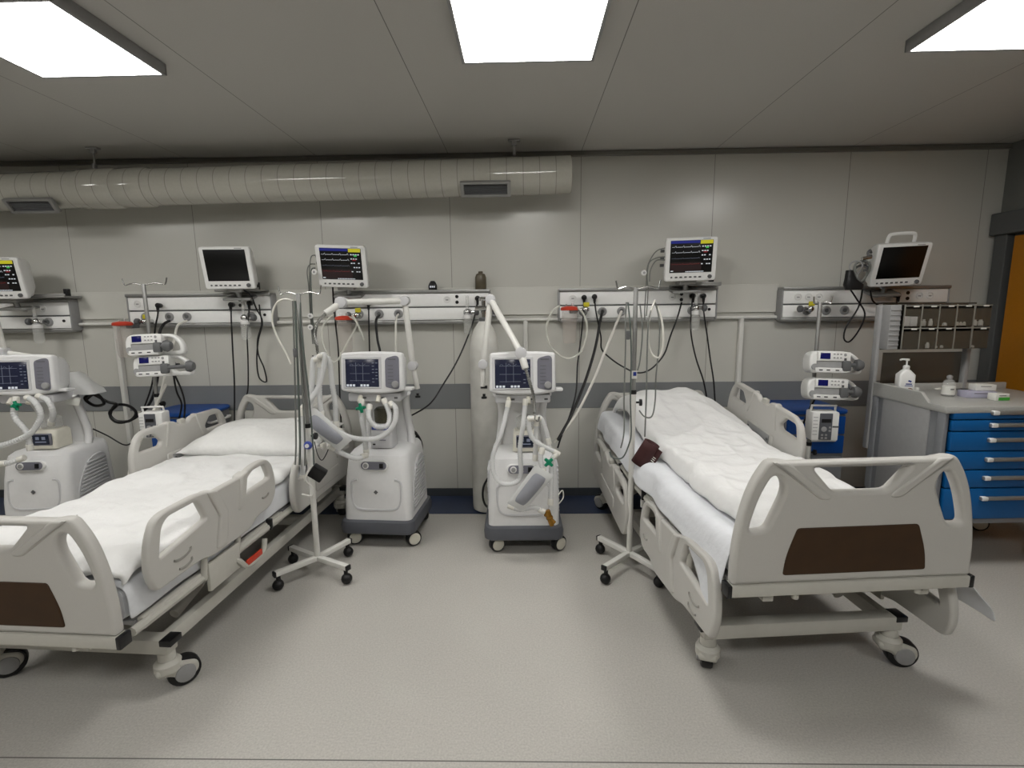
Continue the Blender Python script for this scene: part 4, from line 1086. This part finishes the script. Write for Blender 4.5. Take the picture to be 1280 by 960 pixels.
cable('thick black gas hose from the console down behind the ventilator by the left bed', [(474, 394, 3.88), (470, 402, 3.82), (472, 425, 3.8), (476, 445, 3.78), (482, 500, 3.72), (484, 560, 3.7)], .0095, CABLE, 'gas_hose', 'hose')
cable('white gas hose from the console down behind the ventilator by the left bed', [(498, 393, 3.88), (495, 402, 3.82), (495, 440, 3.78), (496, 500, 3.72), (496, 560, 3.7)], .0085, CWHITE, 'gas_hose', 'hose')
cable('black power lead slanting down from below the brown bottle to a ventilator', [(597, 373, 3.87), (595, 388, Y), (587, 415, 3.82), (572, 450, 3.78), (553, 482, 3.72), (536, 506, 3.66), (507, 523, 3.58)], .006, CABLE, plug=1)
cable('black looped hose end at the side of the ventilator by the left bed', [(507, 497, 3.5), (512, 515, 3.56), (511, 545, 3.58), (509, 551, 3.58), (518, 550, 3.6), (521, 542, 3.6), (514, 537, 3.56), (507, 535, 3.52)], .006, CABLE)
cable('thick black hose curling down beside the ventilator by the left bed', [(507, 536, 3.5), (518, 540, 3.56), (526, 552, 3.6), (527, 566, 3.62), (524, 585, 3.62)], .010, CABLE, 'gas_hose', 'hose')
cable('thin black lead running down the console left of the right bed to the ventilator', [(730, 372, 3.87), (729, 395, 3.80), (726, 425, 3.78), (722, 455, 3.7), (720, 490, 3.6), (712, 520, 3.5), (702, 545, 3.42), (697, 560, 3.38)], .006, CABLE, plug=1)
cable('black lead swagging from the console across behind the drip stand and up again', [(743, 371, 3.87), (745, 390, 3.82), (751, 420, Y), (752, 436, Y), (762, 447, Y), (778, 458, Y), (797, 466, Y), (814, 461, Y), (830, 443, Y), (838, 420, Y), (847, 396, Y), (852, 378, 3.87)], .006, CABLE, plug=1)
cable('thick black gas hose slanting from the console to the ventilator before the oxygen cylinder', [(753, 389, 3.88), (750, 402, 3.8), (744, 435, 3.72), (732, 475, 3.6), (716, 515, 3.5), (704, 538, 3.4), (697, 550, 3.36)], .0105, CABLE, 'gas_hose', 'hose')
cable('white gas hose slanting from the console to the ventilator at the cylinder', [(777, 389, 3.88), (769, 408, 3.8), (756, 440, 3.7), (742, 475, 3.6), (722, 515, 3.5), (704, 540, 3.4), (692, 553, 3.36)], .0095, CWHITE, 'gas_hose', 'hose')
cable('black power lead hanging behind the head of the right bed, left one of two', [(866, 370, 3.87), (864, 392, 3.83), (864, 418, Y), (870, 448, Y), (879, 475, Y), (884, 500, 3.9)], .006, CABLE, plug=1)
cable('black power lead hanging behind the head of the right bed, right one of two', [(879, 370, 3.87), (880, 392, 3.83), (884, 420, Y), (888, 450, Y), (892, 476, Y), (894, 505, 3.9)], .006, CABLE, plug=1)
cable('black lead looping below the monitor with the carrying handle', [(1063, 362, 3.75), (1071, 374, 3.78), (1081, 392, 3.8), (1074, 412, 3.8), (1062, 427, 3.8), (1055, 423, 3.8), (1058, 408, 3.8), (1071, 388, 3.8), (1076, 374, 3.78), (1078, 362, 3.75)], .0058, CABLE)
cable('short black lead from the handled monitor towards the medication cart bins', [(1088, 364, 3.75), (1091, 376, 3.8), (1100, 383, 3.82), (1108, 388, 3.84)], .006, CABLE)
cable('black power plug and lead on the console above the medication cart bins', [(1122, 369, 3.87), (1121, 380, 3.84), (1120, 400, 3.86), (1119, 430, 3.88)], .006, CABLE, plug=1)
cable('black lead of the right infusion pump stand hanging to the cabinet', [(1018, 500, 3.36), (1010, 515, 3.4), (1000, 540, 3.42), (994, 552, 3.43)], .006, CABLE)
cable('black hose along the side of the oxygen cylinder behind the ventilator', [(625, 505, 3.55), (624, 530, 3.55), (626, 560, 3.55), (614, 590, 3.6), (604, 610, 3.58), (606, 630, 3.55), (620, 640, 3.5)], .008, CABLE, 'gas_hose', 'hose')
cable('white thin loop at the right flank of the ventilator before the oxygen cylinder', [(697, 620, 3.1), (703, 613, 3.12), (704, 622, 3.12), (698, 630, 3.1)], .004, CWHITE)
# clear suction tube loop
cable('clear suction tube in a big loop on the canister left of the right bed', [(700, 382, 3.66), (690, 390, 3.66), (683, 410, 3.66), (687, 430, 3.66), (698, 443, 3.66), (712, 448, 3.66), (726, 440, 3.66), (733, 420, 3.66), (733, 402, 3.66), (726, 388, 3.68), (716, 383, 3.70)], .0075, CLEART, 'suction_tube', 'tube', group='suction tubes')
cable('clear tube draping from the red-lidded canister behind the bent ventilator arm', [(416, 393, 3.68), (405, 405, 3.66), (402, 420, 3.66), (408, 440, 3.66), (420, 452, 3.66), (436, 425, 3.68), (446, 405, 3.7), (440, 394, 3.72)], .007, CLEART, 'suction_tube', 'tube', group='suction tubes')
cable('short clear tube hanging off the console behind the ventilator by the left bed', [(436, 396, 3.72), (444, 400, 3.68), (450, 412, 3.66), (455, 426, 3.66)], .007, CLEART, 'suction_tube', 'tube', group='suction tubes')
# sensor leads: monitor 3 and the drip stand by the left bed
SL = 'sensor leads of the monitors'
def lead(label, pts, r=.004, mat=CGREY): return cable(label, pts, r, mat, 'sensor_lead', 'sensor lead', group=SL)
lead('uppermost sensor lead from the lit monitor beside the long white arm', [(394, 319, 3.68), (389, 321, 3.66), (387, 335, 3.66), (387, 350, 3.66), (388, 375, 3.66), (390, 405, 3.66), (393, 430, 3.66)])
lead('middle sensor lead from the lit monitor beside the long white arm', [(394, 330, 3.68), (387, 331, 3.66), (384, 340, 3.65), (386, 360, 3.65), (388, 395, 3.65), (391, 430, 3.65)])
lead('lowest sensor lead from the lit monitor beside the long white arm', [(394, 335, 3.68), (389, 338, 3.65), (389, 360, 3.64), (391, 400, 3.64), (396, 440, 3.64)], .004, CGREEN)
for k, (a, lab) in enumerate((((366, 376), 'left strand'), ((369, 376), 'second strand'), ((372, 377), 'third strand'), ((375, 378), 'right strand'))):
    x0, y0 = a; dx = (0, 2, 5, 12)[k]
    lead('grey-green lead hanging down the drip stand by the left bed, '+lab, [(x0, y0, 2.76), (x0+1, y0+30, 2.75), (x0+2+dx*.3, y0+70, 2.74), (x0+3+dx*.7, y0+120, 2.735), (x0+4+dx, y0+175, 2.73), (x0+3+dx*1.2, y0+205, 2.73)], .0062 if k == 1 else .0048, CGREEN if k % 2 else CGREY)
lead('black sensor lead dangling below the test lung by the left bed', [(393, 552, 2.94), (397, 568, 2.93), (403, 575, 2.93), (411, 560, 2.95), (413, 548, 2.96)], .003, CABLE)
cable('white tube arching off the top of the drip stand by the left bed', [(366, 376, 2.77), (356, 374, 2.77), (345, 380, 2.77), (340, 398, 2.77), (346, 420, 2.77), (357, 440, 2.77), (364, 455, 2.75)], .0055, CWHITE, 'infusion_tube', 'tube', group='infusion tubes')
p = at(369, 441, 2.735); b = B(); b.box(p, (.022, .016, .05), .006); tag(b.build('cable_block', GREYP, None, world=True), 'dark cable junction block halfway up the drip stand leads by the left bed', 'cable junction', 'cable junction blocks')
p = at(785, 419, 2.79); b = B(); b.box(p, (.022, .016, .05), .006); tag(b.build('cable_block', GREYP, None, world=True), 'grey cable junction block on the leads left of the pole by the right bed', 'cable junction', 'cable junction blocks')
# right: monitor 4 and stand 2
lead('uppermost sensor lead from the lit monitor by the right bed', [(831, 310, 3.68), (822, 313, 3.66), (815, 321, 3.66), (809, 335, 3.66), (808, 355, 3.66), (806, 385, 3.66), (806, 400, 3.66)])
lead('middle sensor lead from the lit monitor by the right bed', [(831, 321, 3.68), (822, 322, 3.66), (812, 328, 3.65), (809, 345, 3.65), (810, 365, 3.65), (808, 395, 3.65)])
lead('lowest sensor lead from the lit monitor by the right bed', [(831, 325, 3.68), (820, 326, 3.66), (813, 338, 3.65), (812, 352, 3.65)], .0045)
for k, pts in enumerate((
    [(783, 378, 2.82), (782, 400, 2.80), (782, 430, 2.79), (781, 465, 2.78), (780, 500, 2.77), (780, 540, 2.76), (776, 560, 2.76)],
    [(785, 378, 2.82), (788, 410, 2.80), (789, 450, 2.79), (788, 500, 2.78), (789, 540, 2.77), (786, 556, 2.77), (778, 572, 2.76), (766, 572, 2.77), (762, 565, 2.78)],
    [(800, 380, 2.82), (803, 415, 2.80), (800, 450, 2.79), (797, 463, 2.79)],
    [(819, 375, 2.84), (812, 395, 2.82), (810, 425, 2.82), (815, 443, 2.82), (824, 446, 2.82), (829, 430, 2.82), (828, 405, 2.82), (822, 382, 2.84)],
    [(819, 378, 2.84), (824, 400, 2.82), (824, 430, 2.82), (820, 470, 2.82), (819, 500, 2.82), (815, 520, 2.80), (806, 521, 2.79), (799, 513, 2.79)],
    [(817, 378, 2.84), (811, 400, 2.81), (809, 440, 2.80), (808, 490, 2.78), (806, 546, 2.76)])):
    lead('grey lead on the right drip stand, '+('outermost left strand', 'strand that curls back at the mattress edge', 'short strand beside the pole', 'coiled loop at the right hook', 'strand with a low bend over the duvet', 'strand running down to the maroon cuff')[k], pts, .0042 if k != 3 else .006, (CGREY, CGREEN, CGREY, CWHITE, CGREY, CGREY)[k])
lead('grey lead dangling from the maroon cuff to a white connector', [(806, 585, 2.76), (805, 605, 2.76), (803, 622, 2.76)], .003)
p = at(803, 629, 2.76); b = B(); b.box(p, (.022, .016, .05), .005); b.cyl(p, p+Vector((.004, 0, .035)), .007); tag(b.build('lead_connector', WHITEP, None, world=True), 'white lead connector dangling beside the right bed mattress', 'lead connector')
for px, py, Yd, lab in ((805, 341, 3.64, 'by the right bed monitor'), (393, 340, 3.63, 'at the monitor beside the long white arm'), (388, 395, 3.63, 'half way down beside the long arm'), (388, 409, 3.63, 'at the gas pipe beside the long arm')):
    p = at(px, py, Yd); b = B(); b.cyl(p-Vector((0, .006, 0)), p+Vector((0, .006, 0)), .019, bev=.003, seg=18); o = b.build('lead_clip', WHITEP, None, world=True)
    tag(o, 'small white disc clip on the sensor leads '+lab, 'lead clip', 'white lead clips')
    b = B(); b.cyl(p-Vector((0, .0065, 0)), p-Vector((0, .009, 0)), .009); b.build('clip_centre', LGREY, o).location = -o.location
# cuffs
def roll(P0, P1, r, turns=2.1, th=.006):
    pass
p = at(807, 567, 2.74); b = B()
ol = []
t = thing('pressure_cuff', 'rolled maroon blood pressure cuff hanging on the drip stand by the right bed', 'blood pressure cuff', p, rot=(R(8), R(28), R(-12)))
n = 40; bm = bmesh.new(); rings = []
for i in range(n+1):
    a = 2*PI*1.9*i/n; rr = .030+.010*i/n
    rings.append([bm.verts.new((rr*math.cos(a)*1.25, rr*math.sin(a)*.8, z)) for z in (-.075, -.03, .03, .075)])
for a, c in zip(rings, rings[1:]):
    for k in range(3): bm.faces.new((a[k], c[k], c[k+1], a[k+1]))
b._merge(bm, None); o = b.build('cuff_roll', MAROON, t, smooth=60); md = o.modifiers.new('s', 'SOLIDIFY'); md.thickness = .005
b = B(); b.box((.045, -.012, 0), (.05, .012, .13), .005, rot=rmat(0, 0, R(-25))); b.build('flap', MAROON, t)
b = B()
for k in range(3): b.box((.047, -.0215, -.012+.012*k), (.022, .002, .004), rot=rmat(0, 0, R(-25)))
b.build('print', LABELP, t)
p = at(397, 591, 2.705); t = thing('black_case', 'black case held by a white wire bracket on the drip stand beside the left bed', 'case', p, rot=(R(10), R(38), R(14)))
b = B(); b.box((0, 0, 0), (.085, .05, .075), .008); b.build('shell', BLKP, t)
b = B(); b.tube([(-.05, -.03, .042), (-.046, -.032, -.01), (-.03, -.033, -.055), (.03, -.033, -.075), (.05, -.03, -.12), (.0, -.02, -.15)], .0045, sub=3); b.build('wire_bracket', WPAINT, t)
# cuff and coiled leads on monitor 5
t = thing('sensor_bundle', 'coiled grey hoses and black cuff hung on the left side of the handled monitor', 'sensor bundle', at(1077, 343, 3.62))
for k, (cx_, cz_, r_, dep) in enumerate(((.0, .02, .062, 0), (-.03, .035, .05, .02), (.015, -.0, .055, .03))):
    pts = [(cx_+r_*math.cos(a)*.75, dep-.02*math.sin(a*2), cz_+r_*math.sin(a)*1.15) for a in [2*PI*i/14 for i in range(15)]]
    B().tube(pts, .0085 if k != 1 else .006, seg=8, sub=3).build('coil', (CGREY, LGREY, GREYP)[k], t)
b = B(); b.loft([(-.105, -.045, .0, .11, .05, .02), (-.07, -.05, .0, .13, .06, .025), (-.03, -.075, .0, .07, .05, .02), (.03, -.08, .01, .04, .04, .015)]); b.build('cuff', BLACK, t)
b = B(); b.cyl((-.02, -.02, .105), (.04, -.02, .115), .012); b.build('coupling', CHROME, t)
b = B(); b.tube([(.05, .0, .11), (.03, .0, .14), (.055, .02, .165), (.085, .05, .15)], .008); b.build('lead_loop', GREYP, t)
# ================================================================== MEDICATION CART
CX, CY, CW, CDp, CZ = 2.365, 2.80, .885, .56, .978
cart = thing('medication_cart', 'medication cart with blue drawers and a rack of smoked bins, by the yellow door', 'medication cart', (CX, CY, 0), R(2))
b = B(); b.box((CW/2, CDp/2, CZ-.02), (CW+.03, CDp+.03, .04), .008); b.build('worktop', CTOP, cart)
prof = [(0.0, .0), (.11, .0), (.17, .055), (CDp, .055), (CDp, -.03), (.0, -.03)]
pl = plate([Vector(p) for p in prof], [], .022, .004, Matrix.Rotation(PI/2, 4, 'Z'))
b = B(); b.mesh(pl); b.build('side_upstand', CTOP, cart, loc=(-.005, 0, CZ))
b = B(); b.box((CW/2, CDp+.004, CZ+.015), (CW, .02, .055), .004); b.build('back_upstand', CTOP, cart)
zs = [.974, .902, .835, .72, .611, .503, .315]
b = B()
b.box((.012, CDp/2, .645), (.024, CDp-.01, .66), .006); b.box((CW-.012, CDp/2, .645), (.024, CDp-.01, .66), .006)
b.box((CW/2, CDp-.02, .645), (CW, .03, .66), .004); b.box((CW/2, CDp/2, .30), (CW, CDp, .035), .008)
for y in (.02, CDp-.03): b.box((-.004, y, .645), (.018, .05, .66), .006)
b.build('carcass', GREYC, cart)
b = B(); b.box((-.006, CDp*.5, .64), (.012, .36, .60), .004); b.build('side_panel', LGREY, cart)
for a, c in zip(zs, zs[1:]):
    h = a-c-.006
    b = B(); b.box((CW/2+.01, .002, (a+c)/2), (CW-.045, .03, h), .005); o = b.build('drawer', BLUE, cart)
    zc = c+h*.62 if h < .13 else c+h*.72
    b = B(); b.box((.36, -.026, zc), (.26, .024, .022), .008); b.build('handle', ALU, o)
    b = B(); b.box((.25, -.027, zc), (.035, .026, .024), .006); b.build('handle_end', WHITEP, o)
for x in (.08, CW-.08):
    for y in (.08, CDp-.06):
        caster_small(cart, x, y, .4+x, .055)
        b = B(); b.cyl((x, y, .13), (x, y, .285), .022); b.build('caster_stem', GREYC, cart)
for x in (-.01, .60):
    b = B(); b.box((x, CDp+.01, 1.06), (.028, .04, .96), .006); b.build('rack_post', LGREY, cart)
rack = bpy.data.objects.new('bin_rack', None); COL.objects.link(rack); rack.parent = cart; rack.location = (.075, CDp+.0, 1.255)
RW, RH = .56, .285
b = B(); b.box((RW/2-.02, .03, RH/2), (RW+.06, .008, RH+.02), .002); b.build('back_panel', SMOKE, rack)
b = B(); b.box((-.045, -.03, RH/2), (.07, .10, RH), .004)
for k in range(8): b.box((-.045, -.082, .03+k*.032), (.066, .006, .012), .002)
b.build('slatted_end', LGREY, rack)
bw = RW/5; bh = RH/2
for r in range(2):
    for c in range(5):
        x0, z0 = c*bw, (1-r)*bh
        o = B(); w = .003
        o.box((x0+bw/2, .02, z0+bh/2), (bw-.004, w, bh-.006)); o.box((x0+bw/2, -.035, z0+.004), (bw-.004, .11, w))
        for s in (0, 1): o.box((x0+.002+s*(bw-.004), -.035, z0+bh/2), (w, .11, bh-.006))
        o = o.build('bin', BINM, rack)
        f = B(); f.box((x0+bw/2, -.094, z0+bh*.42), (bw-.006, .003, bh*.78)); f.build('bin_front', BINF, o)
        f = B(); f.box((x0+bw/2, -.092, z0+bh-.008), (bw, .008, .007), .001); f.box((x0+.001, -.092, z0+bh/2), (.005, .008, bh), .001); f.build('bin_rim', BINE, o)
        if not (r == 1 and c == 3):
            f = B(); f.box((x0+bw*.62, -.098, z0+bh-.012), (.034, .003, .009)); f.build('bin_label', LABELP, o)
b = B(); b.box((RW/2, .04, -.16), (RW+.02, .006, .26)); b.build('rack_panel', SMOKE, rack)
rm = cart.matrix_basis.copy()
rackM = Matrix.Translation((CX, CY, 0)) @ Matrix.Rotation(R(2), 4, 'Z') @ Matrix.Translation(rack.location)
def inbin(name, label, cat, x, r, w, h, mat, g):
    p = rackM @ Vector((x, -.06, (1-r)*bh+.0065))
    b = B(); b.box((0, 0, h/2), (w, .035, h), .002)
    if name == 'vial': b = B(); b.lathe([(w/2, 0), (w/2, h*.7), (w*.3, h*.78), (w*.34, h)], seg=12)
    o = b.build(name, mat, None, loc=p); tag(o, label, cat, g); o.rotation_euler = (0, 0, R(2)); return o
inbin('medicine_carton', 'white medicine carton in the first upper bin, left one of the pair', 'carton', .018+.012, 0, .044, .062, WHITEP, 'cartons in the bins')
inbin('medicine_carton', 'white medicine carton in the first upper bin, right one of the pair', 'carton', .080, 0, .044, .060, WHITEP, 'cartons in the bins')
for x, r, w, h, lab in ((bw+.022, 0, .022, .042, 'left vial in the second upper bin'), (bw+.046, 0, .022, .042, 'middle vial in the second upper bin'), (bw+.09, 0, .022, .044, 'right vial in the second upper bin'),
        (2*bw+.016, 0, .016, .02, 'small ampoule vial at the left of the third upper bin'), (2*bw+.07, 0, .026, .02, 'low vial at the right of the third upper bin'),
        (4*bw+.04, 0, .028, .036, 'left vial in the fifth upper bin'), (4*bw+.08, 0, .028, .036, 'right vial in the fifth upper bin'),
        (bw+.0145, 1, .02, .034, 'vial at the left of the second lower bin'), (bw+.086, 1, .022, .036, 'vial at the right of the second lower bin'),
        (2*bw+.03, 1, .018, .014, 'tiny vial in the third lower bin, left'), (2*bw+.068, 1, .018, .016, 'tiny vial in the third lower bin, right'),
        (4*bw+.045, 1, .022, .014, 'tiny vial in the fifth lower bin')):
    inbin('vial', lab, 'vial', x, r, w, h, LABELP, 'vials in the bins')
for k in range(4):
    inbin('vial', ('leftmost', 'second', 'third', 'rightmost')[k]+' of four pale vials in the fourth upper bin', 'vial', 3*bw+.02+.022*k, 0, .017, .024, YEL if 0 else CREAM, 'vials in the bins')

# on the worktop
p = atz(1130, 482, CZ+.003); p.z = CZ+.001; p = Vector((2.43, 3.16, CZ+.001))
p = Vector((2.442, 3.23, CZ+.001))
t = thing('soap_dispenser', 'white pump bottle of hand sanitiser with a blue and brown label on the cart worktop', 'pump bottle', p, R(-12))
b = B(); b.loft([(0, 0, 0, .085, .06, .012), (.006, 0, 0, .092, .066, .014), (.12, 0, 0, .092, .066, .014), (.148, 0, 0, .05, .045, .02), (.155, 0, 0, .032, .032, .0155)], n=5); b.build('bottle_body', WHITEP, t)
b = B(); b.lathe([(.018, .155), (.018, .175), (.012, .18), (.005, .182), (.005, .208)], seg=16); b.cyl((0, 0, .21), (0, 0, .222), .013); b.tube([(.005, 0, .217), (-.03, -.005, .218), (-.042, -.007, .212)], .006); b.build('pump', WHITEP, t)
b = B(); b.box((.012, -.0335, .082), (.018, .001, .010), rot=rmat(0, R(20))); b.box((.008, -.0335, .064), (.034, .001, .007)); b.box((.008, -.0335, .053), (.044, .001, .004)); o = b.build('print', LBLUE, t)
b = B(); b.lathe([(.017, 0), (.017, .001)], c=(.016, -.0335, .027), mat=rmat(PI/2) @ Matrix.Diagonal((1, .7, 1, 1)), seg=18); b.build('picture', LBROWN, t)
p = at(1187, 475, 3.12); p.z = CZ+.001
t = thing('clear_bottle', 'clear plastic bottle with a white label standing mid worktop on the cart', 'bottle', p)
b = B(); b.lathe([(.030, 0), (.034, .004), (.034, .075), (.026, .095), (.012, .104), (.012, .112)], seg=24); b.build('bottle_body', CLEAR, t)
b = B(); b.lathe([(.013, .108), (.015, .112), (.015, .124), (.006, .13)], seg=16); b.build('cap', LGREY, t)
b = B(); b.cyl((0, 0, .012), (0, 0, .062), .0346, seg=24); b.build('label', LABELP, t)
b = B(); b.box((-.006, -.0352, .046), (.022, .001, .006)); b.build('print', GREYP, t)
def carton(label, px, py, Yd, z0, d, rz, mats):
    p = at(px, py, Yd); t = thing('carton', label, 'carton', (p.x, p.y, z0), R(rz), 'cartons on the cart worktop')
    b = B(); b.box((0, 0, d[2]/2), d, .002); b.build('box', mats[0], t)
    if len(mats) > 1: b = B(); b.box((.01, -d[1]/2-.0006, d[2]*.25), (d[0]*.8, .001, d[2]*.45)); b.build('printed_band', mats[1], t)
    b = B(); b.box((.0, -d[1]/2-.0006, d[2]*.72), (d[0]*.5, .001, d[2]*.10)); b.build('print', GREYP, t)
    return t
VIOL = M('carton_grey_violet', (178, 176, 196), .5, nz=.03)
carton('grey-violet carton lying on the cart worktop beneath another carton', 1222, 484, 3.08, CZ+.001, (.17, .075, .038), -4, (VIOL,))
carton('white carton lying on top of the grey-violet carton on the cart', 1229, 474, 3.10, CZ+.0405, (.115, .06, .036), -6, (LABELP,))
carton('white and green carton at the right on the cart worktop', 1249, 488, 2.98, CZ+.001, (.085, .05, .040), 4, (LABELP, GREEN2))
p = atz(1173, 487, CZ+.001); b = B(); b.box((0, 0, .005), (.05, .018, .008), .003); b.box((.012, .006, .006), (.03, .016, .008), .003, rot=rmat(0, 0, .5)); o = b.build('paper_scrap', LABELP, None, loc=p); tag(o, 'small crumpled white wrapper lying on the cart worktop', 'wrapper')
p = atz(1205, 488, CZ+.001); b = B(); b.tube([(-.045, 0, .008), (-.02, .006, .010), (.01, .004, .008), (.045, -.01, .006)], .006); b.sph((-.04, 0, .008), .012, (1.4, 1, .5)); o = b.build('scissors', GREYP, None, loc=p); o.name = 'dark_clip'; tag(o, 'small dark clip lying in front of the grey-violet carton', 'clip')
p = Vector((2.505, 3.21, 0)); b = B(); b.box((0, 0, .02), (.02, .02, .04), .002); o = b.build('ampoule_box', LABELP, None, loc=(p.x, p.y, CZ+.001)); tag(o, 'tiny pale box beside the pump bottle on the cart', 'box')
# ------------------------------------------------------------------ world, view
w = bpy.data.worlds.new('world'); S.world = w; w.use_nodes = True
w.node_tree.nodes['Background'].inputs[0].default_value = (.5, .5, .5, 1); w.node_tree.nodes['Background'].inputs[1].default_value = .0
S.view_settings.view_transform = 'Standard'; S.view_settings.look = 'None'
S.view_settings.gamma = 1.0; S.view_settings.use_curve_mapping = False
S.view_settings.exposure = 0.0
S.cycles.use_denoising = True
S.cycles.max_bounces = 10; S.cycles.transparent_max_bounces = 24; S.cycles.diffuse_bounces = 5
S.cycles.sample_clamp_indirect = 4
